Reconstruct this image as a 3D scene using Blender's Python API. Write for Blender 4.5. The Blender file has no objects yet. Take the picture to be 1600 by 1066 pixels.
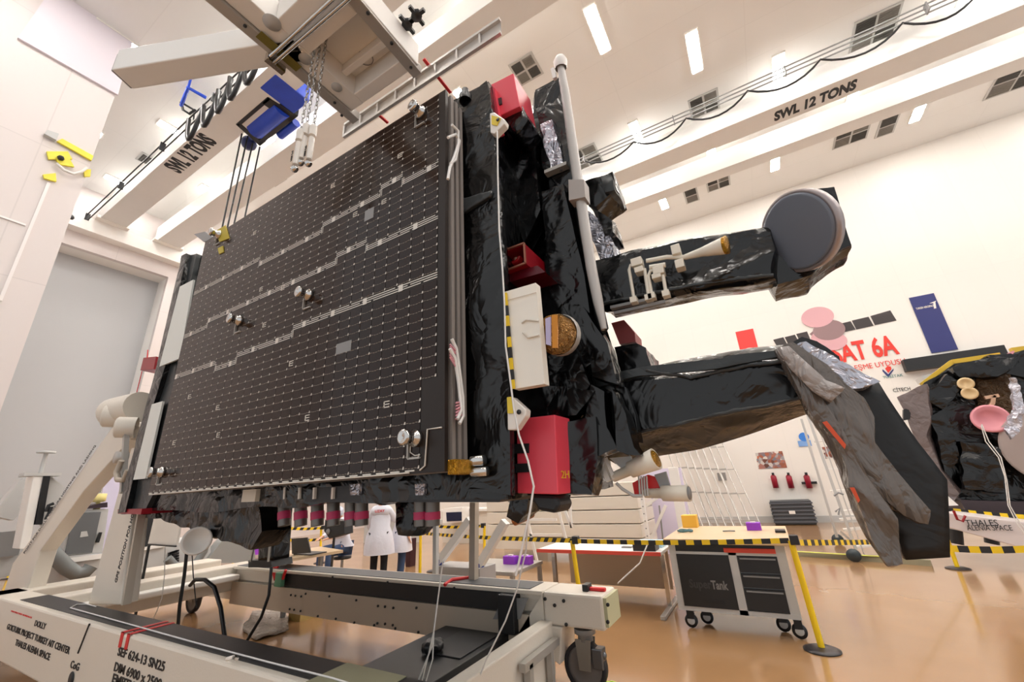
import bpy, bmesh, math, random
from mathutils import Vector, Matrix, noise
random.seed(7)
SC = bpy.context.scene
COL = SC.collection
# ------------------------------------------------------------------ camera
FPX, PITCH, ROLL, YAW, EYE = 639.4, 0.33849, -0.05554, -0.5156, 1.8
_cy, _sy, _cp, _sp = math.cos(YAW), math.sin(YAW), math.cos(PITCH), math.sin(PITCH)
FWD = Vector((_sy*_cp, _cy*_cp, _sp)); _R = Vector((_cy, -_sy, 0)); _U = _R.cross(FWD)
RGT = math.cos(ROLL)*_R + math.sin(ROLL)*_U; UPV = -math.sin(ROLL)*_R + math.cos(ROLL)*_U
cam_d = bpy.data.cameras.new('camera'); cam = bpy.data.objects.new('camera', cam_d); COL.objects.link(cam)
cam_d.sensor_width = 36; cam_d.lens = FPX*36/1600; cam_d.clip_end = 200; cam_d.clip_start = .05
cam.matrix_world = Matrix(((RGT.x, UPV.x, -FWD.x, 0), (RGT.y, UPV.y, -FWD.y, 0), (RGT.z, UPV.z, -FWD.z, EYE), (0, 0, 0, 1)))
SC.camera = cam
# ------------------------------------------------------------------ world, exposure
w = bpy.data.worlds.new('hall_ambient'); SC.world = w; w.use_nodes = True
w.node_tree.nodes['Background'].inputs[0].default_value = (.97, .985, 1.0, 1)
w.node_tree.nodes['Background'].inputs[1].default_value = .6
SC.view_settings.view_transform = 'Standard'; SC.view_settings.look = 'None'
SC.view_settings.exposure = 0.42; SC.view_settings.gamma = 1.0; SC.view_settings.use_curve_mapping = False
LAMP = 52.0      # radiance of the ceiling lamps
CZ = 13.35       # ceiling height

def ray(px, py): return FWD + RGT*((px-800)/FPX) - UPV*((py-533)/FPX)
def on(px, py, X=None, Y=None, Z=None):
    d = ray(px, py)
    if X is not None: t = X/d.x
    elif Y is not None: t = Y/d.y
    else: t = (Z-EYE)/d.z
    return Vector((0, 0, EYE)) + d*t
def onY(pts, Y): return [on(a, b, Y=Y) for a, b in pts]
def V(*a): return Vector(a)

# ------------------------------------------------------------------ materials
def srgb(c): return tuple(((x/255)/12.92 if x/255 <= .04045 else ((x/255+.055)/1.055)**2.4) for x in c)
MATS = {}
def mat(name, rgb, rough=.5, metal=0., bump=0., bscale=8., var=0., coat=0., emit=0., spec=.5, kind='noise', alpha=1., trans=0., stretch=None):
    if name in MATS: return MATS[name]
    m = bpy.data.materials.new(name); m.use_nodes = True; MATS[name] = m
    nt = m.node_tree; b = nt.nodes['Principled BSDF']; c = srgb(rgb)
    b.inputs['Base Color'].default_value = (*c, 1); b.inputs['Roughness'].default_value = rough
    b.inputs['Metallic'].default_value = metal; b.inputs['Specular IOR Level'].default_value = spec
    b.inputs['Coat Weight'].default_value = coat; b.inputs['Alpha'].default_value = alpha
    b.inputs['Transmission Weight'].default_value = trans
    if emit: b.inputs['Emission Color'].default_value = (*c, 1); b.inputs['Emission Strength'].default_value = emit
    tc = nt.nodes.new('ShaderNodeTexCoord'); co = tc.outputs['Object']
    if stretch:
        mp = nt.nodes.new('ShaderNodeMapping'); mp.inputs['Scale'].default_value = stretch
        nt.links.new(co, mp.inputs[0]); co = mp.outputs[0]
    if var:
        n = nt.nodes.new('ShaderNodeTexNoise'); n.inputs['Scale'].default_value = 2.5; n.inputs['Detail'].default_value = 4
        nt.links.new(co, n.inputs['Vector'])
        mx = nt.nodes.new('ShaderNodeMix'); mx.data_type = 'RGBA'
        mx.inputs[6].default_value = (*[x*(1-var) for x in c], 1); mx.inputs[7].default_value = (*[min(1, x*(1+var)) for x in c], 1)
        nt.links.new(n.outputs['Fac'], mx.inputs[0]); nt.links.new(mx.outputs[2], b.inputs['Base Color'])
    if bump:
        bp = nt.nodes.new('ShaderNodeBump'); bp.inputs['Strength'].default_value = bump; bp.inputs['Distance'].default_value = .05
        if kind == 'foil':
            n1 = nt.nodes.new('ShaderNodeTexNoise'); n1.inputs['Scale'].default_value = bscale; n1.inputs['Detail'].default_value = 3; n1.inputs['Distortion'].default_value = 1.2
            v = nt.nodes.new('ShaderNodeTexVoronoi'); v.feature = 'DISTANCE_TO_EDGE'; v.inputs['Scale'].default_value = bscale*1.3
            ad = nt.nodes.new('ShaderNodeVectorMath'); ad.operation = 'MULTIPLY_ADD'; ad.inputs[1].default_value = (.25, .25, .25)
            nt.links.new(n1.outputs['Color'], ad.inputs[0]); nt.links.new(co, ad.inputs[2]); nt.links.new(co, n1.inputs['Vector'])
            nt.links.new(ad.outputs[0], v.inputs['Vector'])
            s = nt.nodes.new('ShaderNodeMath'); s.operation = 'ADD'
            nt.links.new(n1.outputs['Fac'], s.inputs[0]); nt.links.new(v.outputs['Distance'], s.inputs[1]); nt.links.new(s.outputs[0], bp.inputs['Height'])
        else:
            n1 = nt.nodes.new('ShaderNodeTexNoise'); n1.inputs['Scale'].default_value = bscale; n1.inputs['Detail'].default_value = 5
            nt.links.new(co, n1.inputs['Vector']); nt.links.new(n1.outputs['Fac'], bp.inputs['Height'])
        nt.links.new(bp.outputs[0], b.inputs['Normal'])
    return m
WHITE = mat('white_paint', (244, 241, 236), .35, var=.03)
CREAM = mat('cream_enamel', (226, 218, 205), .3, bump=.05, bscale=60, var=.03)
PLATE = mat('beige_plate', (190, 178, 162), .35, var=.04)
BLACK = mat('black_rubber_coating', (26, 27, 30), .45, var=.1)
DARK = mat('dark_plastic', (34, 34, 36), .4)
FOIL = mat('black_foil_blanket', (8, 8, 9), .21, bump=.6, bscale=2.8, kind='foil', var=.2, spec=.55)
FOILG = mat('grey_foil_blanket', (48, 51, 52), .35, bump=.2, bscale=3, kind='foil', var=.2)
FOILS = mat('silver_crinkled_foil', (190, 190, 200), .2, metal=.7, bump=.55, bscale=8, kind='foil')
DRAPE = mat('smoky_plastic_sheet', (100, 90, 82), .24, bump=.45, bscale=4, kind='foil', var=.35, spec=.9, stretch=(3, 1, 1))
RED = mat('red_anodised', (232, 74, 92), .35, var=.08)
REDD = mat('deep_red', (150, 14, 30), .35, var=.1)
REDP = mat('red_paint', (214, 38, 40), .45)
PINK = mat('pink_tape', (205, 60, 110), .5, var=.15)
ALU = mat('brushed_aluminium', (184, 180, 174), .35, metal=.35, var=.05)
STEEL = mat('polished_steel', (205, 203, 200), .15, metal=1.)
GREY = mat('grey_paint', (140, 140, 140), .4, var=.05)
GREYL = mat('light_grey_paint', (196, 196, 194), .4, var=.03)
YEL = mat('yellow_paint', (246, 208, 30), .4)
YELD = mat('yellow_tape', (228, 200, 60), .5, var=.2)
BLUE = mat('blue_machine_paint', (30, 70, 190), .4, var=.2)
NAVY = mat('navy_print', (46, 52, 112), .6)
INK = mat('black_lettering', (18, 18, 20), .5)
WHP = mat('white_porcelain', (240, 234, 226), .25)
HORN = mat('ivory_horn', (232, 224, 208), .3, var=.04)
GOLD = mat('gold_kapton', (190, 140, 40), .25, metal=.8, bump=.6, bscale=20, kind='foil')
WIRE = mat('white_wire', (235, 232, 228), .4)
CABLE = mat('black_cable', (16, 16, 18), .4)
HOSE = mat('grey_hose', (120, 124, 124), .5)
PURP = mat('purple_carton', (150, 60, 200), .5, var=.3)
SKIN = mat('skin', (214, 160, 130), .5)
COAT = mat('white_lab_coat', (226, 226, 236), .7, bump=.3, bscale=6)
JEAN = mat('blue_denim', (62, 84, 120), .8)
PANTS = mat('black_trousers', (24, 24, 28), .8)
HAIR = mat('dark_hair', (30, 24, 22), .6)
WOOD = mat('pale_worktop', (214, 186, 150), .35, var=.06, bump=.05)
LILAC = mat('lilac_panel', (222, 214, 236), .4)
GLOW = mat('lamp_diffuser', (255, 250, 244), .5, emit=LAMP)

# ------------------------------------------------------------------ mesh building
class MB:
    def __init__(s): s.v = []; s.f = []; s.m = []; s.sm = []
    def add(s, vs, fs, mi=0, smooth=False):
        n = len(s.v); s.v += [Vector(x) for x in vs]
        for f in fs: s.f.append(tuple(n+i for i in f)); s.m.append(mi); s.sm.append(smooth)
        return s
    def box(s, x0, x1, y0, y1, z0, z1, mi=0):
        return s.prism([V(x0, y0, z0), V(x1, y0, z0), V(x1, y0, z1), V(x0, y0, z1)], V(0, y1-y0, 0), mi)
    def prism(s, poly, vec, mi=0, vec0=None):
        n = len(poly); a = [Vector(p) for p in poly]; b = [p+vec for p in a]
        fs = [tuple(range(n)), tuple(range(2*n-1, n-1, -1))]
        fs += [(j, i, i+n, j+n) for i in range(n) for j in [(i+1) % n]]
        return s.add(a+b, fs, mi)
    def loft(s, A, B, mi=0):
        n = len(A); fs = [tuple(range(n)), tuple(range(2*n-1, n-1, -1))] + [((i+1) % n, i, i+n, (i+1) % n+n) for i in range(n)]
        return s.add(list(A)+list(B), fs, mi)
    def bar(s, p, q, w, h=None, up=V(0, 0, 1), mi=0):
        h = h or w; p = Vector(p); q = Vector(q); d = (q-p).normalized()
        r = d.cross(up)
        if r.length < 1e-4: r = d.cross(V(1, 0, 0))
        r.normalize(); u = r.cross(d)
        c = [r*(-w/2)+u*(-h/2), r*(w/2)+u*(-h/2), r*(w/2)+u*(h/2), r*(-w/2)+u*(h/2)]
        return s.loft([p+x for x in c], [q+x for x in c], mi)
    def tube(s, pts, r, n=8, mi=0, cap=True):
        pts = [Vector(p) for p in pts]; rs = r if isinstance(r, (list, tuple)) else [r]*len(pts)
        up = V(.13, .21, .97); vs = []; pr = None
        for i, p in enumerate(pts):
            d = (pts[min(i+1, len(pts)-1)]-pts[max(i-1, 0)]).normalized()
            a = pr if pr is not None else d.cross(up)
            a = a - d*a.dot(d)
            if a.length < 1e-5: a = d.cross(V(1, .1, 0))
            a.normalize(); pr = a; b = d.cross(a)
            vs += [p+(a*math.cos(2*math.pi*k/n)+b*math.sin(2*math.pi*k/n))*rs[i] for k in range(n)]
        fs = [(i*n+k, i*n+(k+1) % n, (i+1)*n+(k+1) % n, (i+1)*n+k) for i in range(len(pts)-1) for k in range(n)]
        s.add(vs, fs, mi, True)
        if cap: s.add(vs[:n], [tuple(range(n-1, -1, -1))], mi); s.add(vs[-n:], [tuple(range(n))], mi)
        return s
    def lathe(s, o, ax, prof, n=24, mi=0):
        o = Vector(o); ax = Vector(ax).normalized()
        return s.tube2([o+ax*t for t, r in prof], [max(r, 1e-4) for t, r in prof], ax, n, mi)
    def tube2(s, pts, rs, ax, n, mi):
        a = ax.cross(V(.13, .21, .97))
        if a.length < .1: a = ax.cross(V(1, 0, 0))
        a.normalize(); b = ax.cross(a); vs = []
        for p, r in zip(pts, rs): vs += [p+(a*math.cos(2*math.pi*k/n)+b*math.sin(2*math.pi*k/n))*r for k in range(n)]
        fs = [(i*n+k, i*n+(k+1) % n, (i+1)*n+(k+1) % n, (i+1)*n+k) for i in range(len(pts)-1) for k in range(n)]
        return s.add(vs, fs, mi, True)
    def ball(s, c, r, n=12, mi=0, sc=(1, 1, 1)):
        c = Vector(c); k = n//2; vs = []
        for i in range(k+1):
            t = math.pi*i/k
            vs += [c+V(math.sin(t)*math.cos(2*math.pi*j/n)*r*sc[0], math.sin(t)*math.sin(2*math.pi*j/n)*r*sc[1], math.cos(t)*r*sc[2]) for j in range(n)]
        return s.add(vs, [(i*n+j, (i+1)*n+j, (i+1)*n+(j+1) % n, i*n+(j+1) % n) for i in range(k) for j in range(n)], mi, True)
    def crumple(s, edge=.15, amp=.03, scale=3., seed=0, fold=None, stretch=.25, smooth=True):
        edge *= .6; amp *= .8; scale *= .8
        bm = bmesh.new(); vs = [bm.verts.new(p) for p in s.v]
        for f, mi in zip(s.f, s.m):
            try: bm.faces.new([vs[i] for i in f]).material_index = mi
            except ValueError: pass
        bmesh.ops.remove_doubles(bm, verts=bm.verts, dist=1e-4)
        bmesh.ops.recalc_face_normals(bm, faces=bm.faces)
        bmesh.ops.triangulate(bm, faces=bm.faces)
        for it in range(9):
            es = [e for e in bm.edges if e.calc_length() > edge]
            if not es or len(bm.faces) > 60000: break
            bmesh.ops.subdivide_edges(bm, edges=es, cuts=1)
            bmesh.ops.triangulate(bm, faces=bm.faces)
        o = V(seed*7.3, seed*3.1, seed*1.7)
        for v in bm.verts:
            p = v.co.copy()
            if fold is not None:
                d = Vector(fold).normalized(); al = p.dot(d); p = p - d*al*(1-stretch)
            q = p*scale+o
            nv = noise.noise_vector(q)*amp + noise.noise_vector(q*2.7)*amp*.55 + v.normal*(1-abs(noise.noise(q*1.4)*2))*amp*.6 if v.normal.length else noise.noise_vector(q)*amp
            v.co += nv
        bmesh.ops.triangulate(bm, faces=bm.faces)
        bm.verts.index_update()
        s.v = [v.co.copy() for v in bm.verts]; s.f = [tuple(v.index for v in f.verts) for f in bm.faces]; s.m = [f.material_index for f in bm.faces]; s.sm = [smooth]*len(s.f)
        bm.free(); return s
    def build(s, name, mats, parent=None, bevel=0., doubles=False):
        if not isinstance(mats, (list, tuple)): mats = [mats]
        if parent is not None:
            org = V(0, 0, 0); q = parent
            while q: org += q.location; q = q.parent
            loc = V(0, 0, 0)
        else:
            xs = [[p[i] for p in s.v] for i in range(3)]
            org = V((min(xs[0])+max(xs[0]))/2, (min(xs[1])+max(xs[1]))/2, min(xs[2])); loc = org
        me = bpy.data.meshes.new(name); me.from_pydata([p-org for p in s.v], [], s.f)
        for m in mats: me.materials.append(m)
        me.polygons.foreach_set('material_index', s.m); me.polygons.foreach_set('use_smooth', s.sm)
        bm = bmesh.new(); bm.from_mesh(me); bmesh.ops.recalc_face_normals(bm, faces=bm.faces); bm.to_mesh(me); bm.free()
        me.update()
        o = bpy.data.objects.new(name, me); COL.objects.link(o); o.location = loc
        if parent is not None: o.parent = parent
        if len(s.f) > 300 and s.sm[0] and ('blanket' in name or 'boom' in name or 'foil' in name or 'wrap' in name or 'flap' in name or 'shroud' in name or 'skirt' in name or 'fold' in name):
            e = o.modifiers.new('creases', 'EDGE_SPLIT'); e.split_angle = .75
        if bevel:
            b = o.modifiers.new('bevel', 'BEVEL'); b.width = bevel; b.segments = 2; b.limit_method = 'ANGLE'
        return o
def tag(o, label, cat, group=None, kind=None):
    o['label'] = label; o['category'] = cat
    if group: o['group'] = group
    if kind: o['kind'] = kind
    return o
def thing(name, label, cat, loc=(0, 0, 0), group=None):
    o = bpy.data.objects.new(name, None); COL.objects.link(o); o.location = loc; o.empty_display_size = .1
    return tag(o, label, cat, group)
def struct(name, mb, m, bevel=0, parent=None):
    o = mb.build(name, m, parent, bevel)
    if parent is None: o['kind'] = 'structure'
    return o
def text(s, o, right, up, size, m, parent, name='lettering', width=None, align='LEFT', bold=.0, mirror=False):
    c = bpy.data.curves.new('t', 'FONT'); c.body = s; c.size = 1; c.align_x = align; c.extrude = .002/size; c.offset = bold
    c.resolution_u = 3
    t = bpy.data.objects.new('t', c); COL.objects.link(t)
    dg = bpy.context.evaluated_depsgraph_get(); me = bpy.data.meshes.new_from_object(t.evaluated_get(dg))
    COL.objects.unlink(t); bpy.data.objects.remove(t)
    vs = [v.co.copy() for v in me.vertices]; k = size
    r = Vector(right).normalized(); u = Vector(up).normalized(); n = r.cross(u)
    kx = k
    if width:
        w0 = max(v.x for v in vs)-min(v.x for v in vs); kx = width/w0
    mb = MB(); o = Vector(o)
    mb.add([o+r*(v.x*kx)+u*(v.y*k)+n*(v.z*k) for v in vs], [tuple(p.vertices) for p in me.polygons])
    return mb.build(name, m, parent)
def copy_tree(o, loc=None, parent=None):
    c = o.copy(); COL.objects.link(c); c.parent = parent
    if loc is not None: c.location = loc
    for ch in [x for x in bpy.data.objects if x.parent == o]: copy_tree(ch, None, c)
    return c
X_, Y_, Z_ = V(1, 0, 0), V(0, 1, 0), V(0, 0, 1)

# ================================================================== THE HALL
def floor_mat():
    m = mat('epoxy_floor', (162, 124, 86), .13, var=.06, spec=.6); nt = m.node_tree; b = nt.nodes['Principled BSDF']
    n = nt.nodes.new('ShaderNodeTexNoise'); n.inputs['Scale'].default_value = 1.2; n.inputs['Detail'].default_value = 6
    tc = [x for x in nt.nodes if x.type == 'TEX_COORD'][0]; nt.links.new(tc.outputs['Object'], n.inputs['Vector'])
    r = nt.nodes.new('ShaderNodeMapRange'); r.inputs[3].default_value = .1; r.inputs[4].default_value = .26
    nt.links.new(n.outputs['Fac'], r.inputs[0]); nt.links.new(r.outputs[0], b.inputs['Roughness'])
    n2 = nt.nodes.new('ShaderNodeTexNoise'); n2.inputs['Scale'].default_value = 2.2; nt.links.new(tc.outputs['Object'], n2.inputs['Vector'])
    bp = nt.nodes.new('ShaderNodeBump'); bp.inputs['Strength'].default_value = .06; nt.links.new(n2.outputs['Fac'], bp.inputs['Height']); nt.links.new(bp.outputs[0], b.inputs['Normal'])
    b.inputs['Coat Weight'].default_value = .3; b.inputs['Coat Roughness'].default_value = .08
    return m
def panel_mat(name, rgb, sx, sy, axis, seam=.86, rough=.5):
    m = mat(name, rgb, rough, var=.02); nt = m.node_tree; b = nt.nodes['Principled BSDF']
    tc = [x for x in nt.nodes if x.type == 'TEX_COORD'][0]
    sep = nt.nodes.new('ShaderNodeSeparateXYZ'); nt.links.new(tc.outputs['Object'], sep.inputs[0])
    cmb = nt.nodes.new('ShaderNodeCombineXYZ'); nt.links.new(sep.outputs[axis[0]], cmb.inputs[0]); nt.links.new(sep.outputs[axis[1]], cmb.inputs[1])
    br = nt.nodes.new('ShaderNodeTexBrick'); br.offset = 0; br.inputs['Scale'].default_value = 1
    c = srgb(rgb); br.inputs['Color1'].default_value = (*c, 1); br.inputs['Color2'].default_value = (*[x*.985 for x in c], 1)
    br.inputs['Mortar'].default_value = (*[x*seam for x in c], 1); br.inputs['Mortar Size'].default_value = .012
    br.inputs['Brick Width'].default_value = sx; br.inputs['Row Height'].default_value = sy
    nt.links.new(cmb.outputs[0], br.inputs['Vector']); nt.links.new(br.outputs['Color'], b.inputs['Base Color'])
    return m
struct('floor', MB().box(-21, 18, -6, 19.2, -.1, 0), floor_mat())
struct('ceiling', MB().box(-21, 18, -6, 19.2, CZ, CZ+.15), panel_mat('ceiling_panels', (240, 240, 238), 3.6, 1.2, (0, 1), .95))
WP = panel_mat('wall_panels', (240, 235, 228), 1.2, 4.0, (0, 2), .97)
struct('wall_back', MB().box(-21, 18, 19, 19.2, 0, CZ), WP)
LWP = panel_mat('left_wall_panels', (222, 213, 210), 2.6, 3.1, (1, 2), .9)
struct('wall_left_near', MB().box(-13, -12, -5, 1.75, 0, CZ), LWP)
DOORG = mat('grey_roller_door', (186, 188, 190), .5, bump=.1, bscale=2)
yA = 2.3; dL, dR, dT = 2.3, 6.12, on(260, 432, X=-20).z
struct('wall_left', MB().box(-20.2, -20, -5, dL, 0, CZ).box(-20.2, -20, dR, 19, 0, CZ).box(-20.2, -20, dL, dR, dT, CZ), LWP)
struct('door_1', MB().box(-21, -20.9, dL-.3, dR+.3, 0, dT+.3), DOORG)
struct('trim_1', MB().box(-20.9, -20.2, dR, dR+.1, 0, dT).box(-20.9, -20.2, dL, dR, dT, dT+.1), WHITE)
# crane runway ledge along the left wall
struct('trim_2', MB().box(-20, -19.55, 1.8, 19, 12.0-.55, 11.98), WHITE)
struct('baseboard_back', MB().box(-20, 18, 18.96, 19, 0, .22), GREYL)
# raised lavender panel and hair-line joints on the near left wall
a = [on(px, py, X=-11.99) for px, py in ((27, 61), (184, 151), (190, 96), (60, 10), (48, 0), (45, -20))]
struct('trim_3', MB().prism([on(27, 61, X=-12), on(183, 150, X=-12), on(240, -60, X=-12), on(110, -60, X=-12)], V(.06, 0, 0)), mat('lavender_panel', (224, 216, 224), .5))
struct('trim_4', MB().bar(on(76, 286, X=-11.99), on(0, 470, X=-11.99), .05).bar(on(0, 338, X=-11.99), on(40, 352, X=-11.99), .04), mat('pale_joint', (240, 234, 232), .5))

# ------------------------------------------------------------------ ceiling lamps (regular staggered lattice)
def lamp(x, y):
    t = thing('ceiling_lamp', '', 'ceiling light', (x, y, CZ-.06), 'recessed lamps in the ceiling')
    MB().box(x-.17, x+.17, y-.72, y+.72, CZ-.05, CZ-.001).build('frame', WHITE, t)
    MB().box(x-.135, x+.135, y-.67, y+.67, CZ-.06, CZ-.051).build('diffuser', GLOW, t)
    return t
lamps = []
for j, yy in enumerate((-.4, 3.85, 8.1, 12.35, 16.6)):
    for i in range(-4, 5): lamps.append((-1.38+4.3*i, yy))
for j, yy in enumerate((1.72, 5.97, 10.22, 14.47)):
    for i in range(-4, 4): lamps.append((.8+4.3*i, yy))
L0 = None
def px_of(p):
    q = Vector(p)-V(0, 0, EYE); z = q.dot(FWD)
    return (800+FPX*q.dot(RGT)/z, 533-FPX*q.dot(UPV)/z) if z > .1 else (-9999, -9999)
for x, y in lamps:
    if L0 is None: L0 = lamp(x, y); t = L0
    else: t = copy_tree(L0, V(x, y, CZ-.06))
    q = px_of((x, y, CZ))
    t['label'] = 'long recessed white ceiling lamp, one of the staggered rows of identical lamps'

# ------------------------------------------------------------------ ceiling vents
VENT = mat('vent_mesh', (92, 90, 86), .6, bump=.4, bscale=90)
def vent(px, py, nx, ny, label, s=.62, lit=None):
    c = on(px, py, Z=CZ)
    t = thing('ceiling_vent', label, 'air vent', c, 'air vents in the ceiling')
    MB().box(c.x-s/2*nx-.03, c.x+s/2*nx+.03, c.y-s/2*ny-.03, c.y+s/2*ny+.03, CZ-.03, CZ-.005).build('frame', GREYL, t)
    for i in range(nx):
        for k in range(ny):
            x0 = c.x-s/2*nx+i*s; y0 = c.y-s/2*ny+k*s
            g = MB().box(x0+.03, x0+s-.03, y0+.03, y0+s-.03, CZ-.04, CZ-.031)
            for q in range(7): g.box(x0+.04, x0+s-.04, y0+.06+q*(s-.1)/7, y0+.075+q*(s-.1)/7, CZ-.06, CZ-.041)
            g.build('grille', VENT if (i+k) % 2 == 0 else mat('vent_mesh_light', (140, 136, 130), .6), t)
vent(822, 108, 2, 2, 'square four-part ceiling vent beside the upper red box of the satellite', .36)
vent(1100, 163, 2, 2, 'ceiling vent behind the hanging cable, nearer the satellite', .42)
vent(1366, 45, 2, 2, 'large ceiling vent behind the cable above the SWL lettering', .5)
vent(1330, 210, 2, 2, 'grey ceiling vent below the far girder beside a plain panel', .5)
vent(1386, 196, 1, 2, 'single plain grey vent panel between vent and lamp', .5)
vent(1590, 120, 2, 2, 'dark ceiling vent at the right edge under the far girder', .6)
vent(1080, 305, 1, 2, 'small plain grey vent above the upper satellite arm', .5)
vent(1122, 285, 2, 2, 'small double dark vent above the upper satellite arm', .42)
vent(424, 276, 2, 2, 'dark lattice vent just above the solar panel edge', .36)
vent(915, 246, 2, 2, 'small pale ceiling vent right of the reflector rim', .5)
vent(232, 250, 1, 1, 'grey vent crossed by the cable rails over the left girder', .5)

# ------------------------------------------------------------------ overhead crane girders
def girder(name, y0, y1, label, top=12.75, txt=None):
    z0 = 12.0
    t = thing(name, label, 'crane girder', (-19.6, y0, z0), 'crane girders under the ceiling')
    MB().box(-19.7, 18, y0, y1, z0, top).build('beam', mat('girder_paint', (228, 226, 222), .4, var=.03), t, .01)
    MB().box(-19.9, -19.3, y0-.1, y1+.1, z0-.02, z0+.1).build('end_carriage', WHITE, t)
    if txt is not None:
        p = on(*txt[0], Z=z0-.004); q = on(*txt[1], Z=z0-.004)
        text('SWL 12 TONS', V(p.x, y0+txt[2], z0-.004), X_, V(0, -1, 0), txt[3], INK, t, width=abs(q.x-p.x), bold=.05)
    return t
gy = lambda px, py: on(px, py, Z=12.0).y
g1a, g1b = gy(148, 352), gy(170, 360)
girder('crane_girder', g1a-.05, g1b+.3, 'left crane girder lettered SWL 12 TONS, carrying the black looped cable', txt=((262, 262), (331, 217), .5, .6))
girder('crane_girder', gy(235, 383), gy(265, 393)+.15, 'second crane girder on the left, right of the blue hoist')
girder('crane_girder', gy(1200, 172), gy(1338, 145), 'right crane girder lettered SWL 12 TONS, with the looped cable', txt=((1210, 186), (1340, 127), .58, .52))
girder('crane_girder', gy(1600, 89), gy(1600, 108), 'farthest crane girder on the right, unlettered')
# festoon cables and rails
def festoon(y, z, x0, step, n, r, label, name='festoon_cable', drop=.55, gz=0.):
    pts = []
    for k in range(n):
        for i in range(8):
            u = i/8; pts.append(V(x0+(k+u)*step, y, z-drop*4*u*(1-u)))
    pts.append(V(x0+n*step, y, z)); o = MB().tube(pts, r, 6).build(name, CABLE); return tag(o, label, 'cable')
fy = gy(1200, 172)-.35
p0 = on(905, 250, Y=fy)
def rails(y, z, x0, x1, label, m, n=3, gap=.14, every=2.2):
    t = thing('cable_rail', label, 'cable rail', V(x0, y, z))
    b = MB()
    for k in range(n): b.bar(V(x0, y-.05*k, z+gap*k), V(x1, y-.05*k, z+gap*k), .03)
    b.build('rails', m, t)
    xx = x0+.5
    while xx < x1: MB().box(xx-.015, xx+.015, y-.05*n, y+.03, z-.03, z+gap*(n-1)+.03).build('bracket', m, t); xx += every
    return t
pz = on(930, 240, Y=fy).z; x0 = on(905, 250, Y=fy).x
xs = [on(px, py, Y=fy).x for px, py in ((905, 250), (990, 222), (1072, 185), (1168, 142), (1282, 93), (1410, 36), (1530, -15))]
zs = [on(px, py, Y=fy).z for px, py in ((905, 250), (990, 222), (1072, 185), (1168, 142), (1282, 93), (1410, 36), (1530, -15))]
pts = []
for k in range(6):
    for i in range(8):
        u = i/8; pts.append(V(xs[k]+(xs[k+1]-xs[k])*u, fy, zs[k]+(zs[k+1]-zs[k])*u-.42*4*u*(1-u)))
tag(MB().tube(pts, .03, 6).build('festoon_cable', CABLE), 'thin black cable hanging in even loops along the right girder', 'cable')
zr = sum(zs)/len(zs)
rails(fy, zr-.05, xs[0]-.3, xs[-1]+3, 'thin grey rails carrying the looped cable of the right girder', GREY, 3, .1, 3.1)
fl = g1a-.3
a, b = on(135, 335, Y=fl), on(425, 95, Y=fl)
rails(fl, (a.z+b.z)/2, a.x, b.x+4, 'pair of dark cable rails beside the left lettered girder', mat('rail_black', (40, 40, 42), .5), 2, .22, 3.0)
z1 = (a.z+b.z)/2; pts = []
lx = [on(px, py, Y=fl).x for px, py in ((288, 150), (305, 172), (328, 150), (352, 128), (372, 108), (393, 96), (420, 80))]
for k in range(1, 6):
    for i in range(9):
        u = i/8; pts.append(V(lx[k]+(lx[k+1]-lx[k])*u, fl-.1+.03*math.sin(k), z1+.1-.95*4*u*(1-u)))
tag(MB().tube(pts, .055, 7).build('festoon_cable', CABLE), 'thick black cable bunched in deep loops beside the left girder', 'cable')
tb = thing('cable_tow_arm', 'blue bent tow arm with a hanging cable loop beside the left girder', 'cable arm', on(300, 160, Z=12.9))
MB().bar(on(294, 137, Z=12.95), on(294, 137, Z=12.95)+V(0, 0, .4), .05, .05, X_).build('hanger', BLUE, tb)
ozt = lambda pts: [on(a, b, Z=12.95) for a, b in pts]
MB().tube(ozt([(283, 165), (294, 137), (322, 153)]), .05, 6).build('arm', BLUE, tb)
MB().tube(ozt([(283, 160), (286, 172), (296, 178), (305, 172)]), .04, 6).build('cable_loop', CABLE, tb)
MB().bar(*ozt([(283, 160), (305, 173)]), .04).bar(*ozt([(304, 173), (302, 190)]), .04).build('strut', DARK, tb)
# hoist trolley between the left pair
hz = 11.98
ho = thing('crane_hoist', 'blue and black crane hoist trolley hung between the two left girders', 'hoist', on(420, 190, Z=hz))
q = [on(px, py, Z=hz) for px, py in ((368, 195), (418, 152), (466, 182), (406, 229))]
zz0 = 0
MB().prism([q[0], q[1], q[1].lerp(q[2], .12), q[0].lerp(q[3], .12)], V(0, 0, .2)).prism([q[3], q[2], q[2].lerp(q[1], .18), q[3].lerp(q[0], .18)], V(0, 0, .2)).prism([q[1], q[2], q[2].lerp(q[3], .2), q[1].lerp(q[0], .2)], V(0, 0, .25)).prism([q[0], q[3], q[3].lerp(q[2], .1), q[0].lerp(q[1], .1)], V(0, 0, .2)).build('frame', DARK, ho, .02)
d = MB(); d.tube([q[0].lerp(q[1], .1)+V(0, .45, .12), q[0].lerp(q[1], .95)+V(0, .45, .12)], .26, 14).tube([q[0].lerp(q[1], .3)+V(.1, .95, .1), q[0].lerp(q[1], .8)+V(.1, .95, .1)], .12, 12); d.build('drum', BLUE, ho)
MB().tube([q[0].lerp(q[3], .5)+V(.1, 0, .35), q[1].lerp(q[2], .4)+V(0, 0, .35)], .12, 12).build('gearbox', BLUE, ho)
c = q[1].lerp(q[2], .3); MB().box(c.x+.05, c.x+.75, c.y-.5, c.y+.45, hz, hz+.5).build('motor_housing', BLUE, ho, .03)
c = q[3]; MB().ball(c+V(-.25, -.2, .1), .22, 12).build('hook_sheave', mat('navy_machine', (24, 36, 90), .4), ho)
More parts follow.
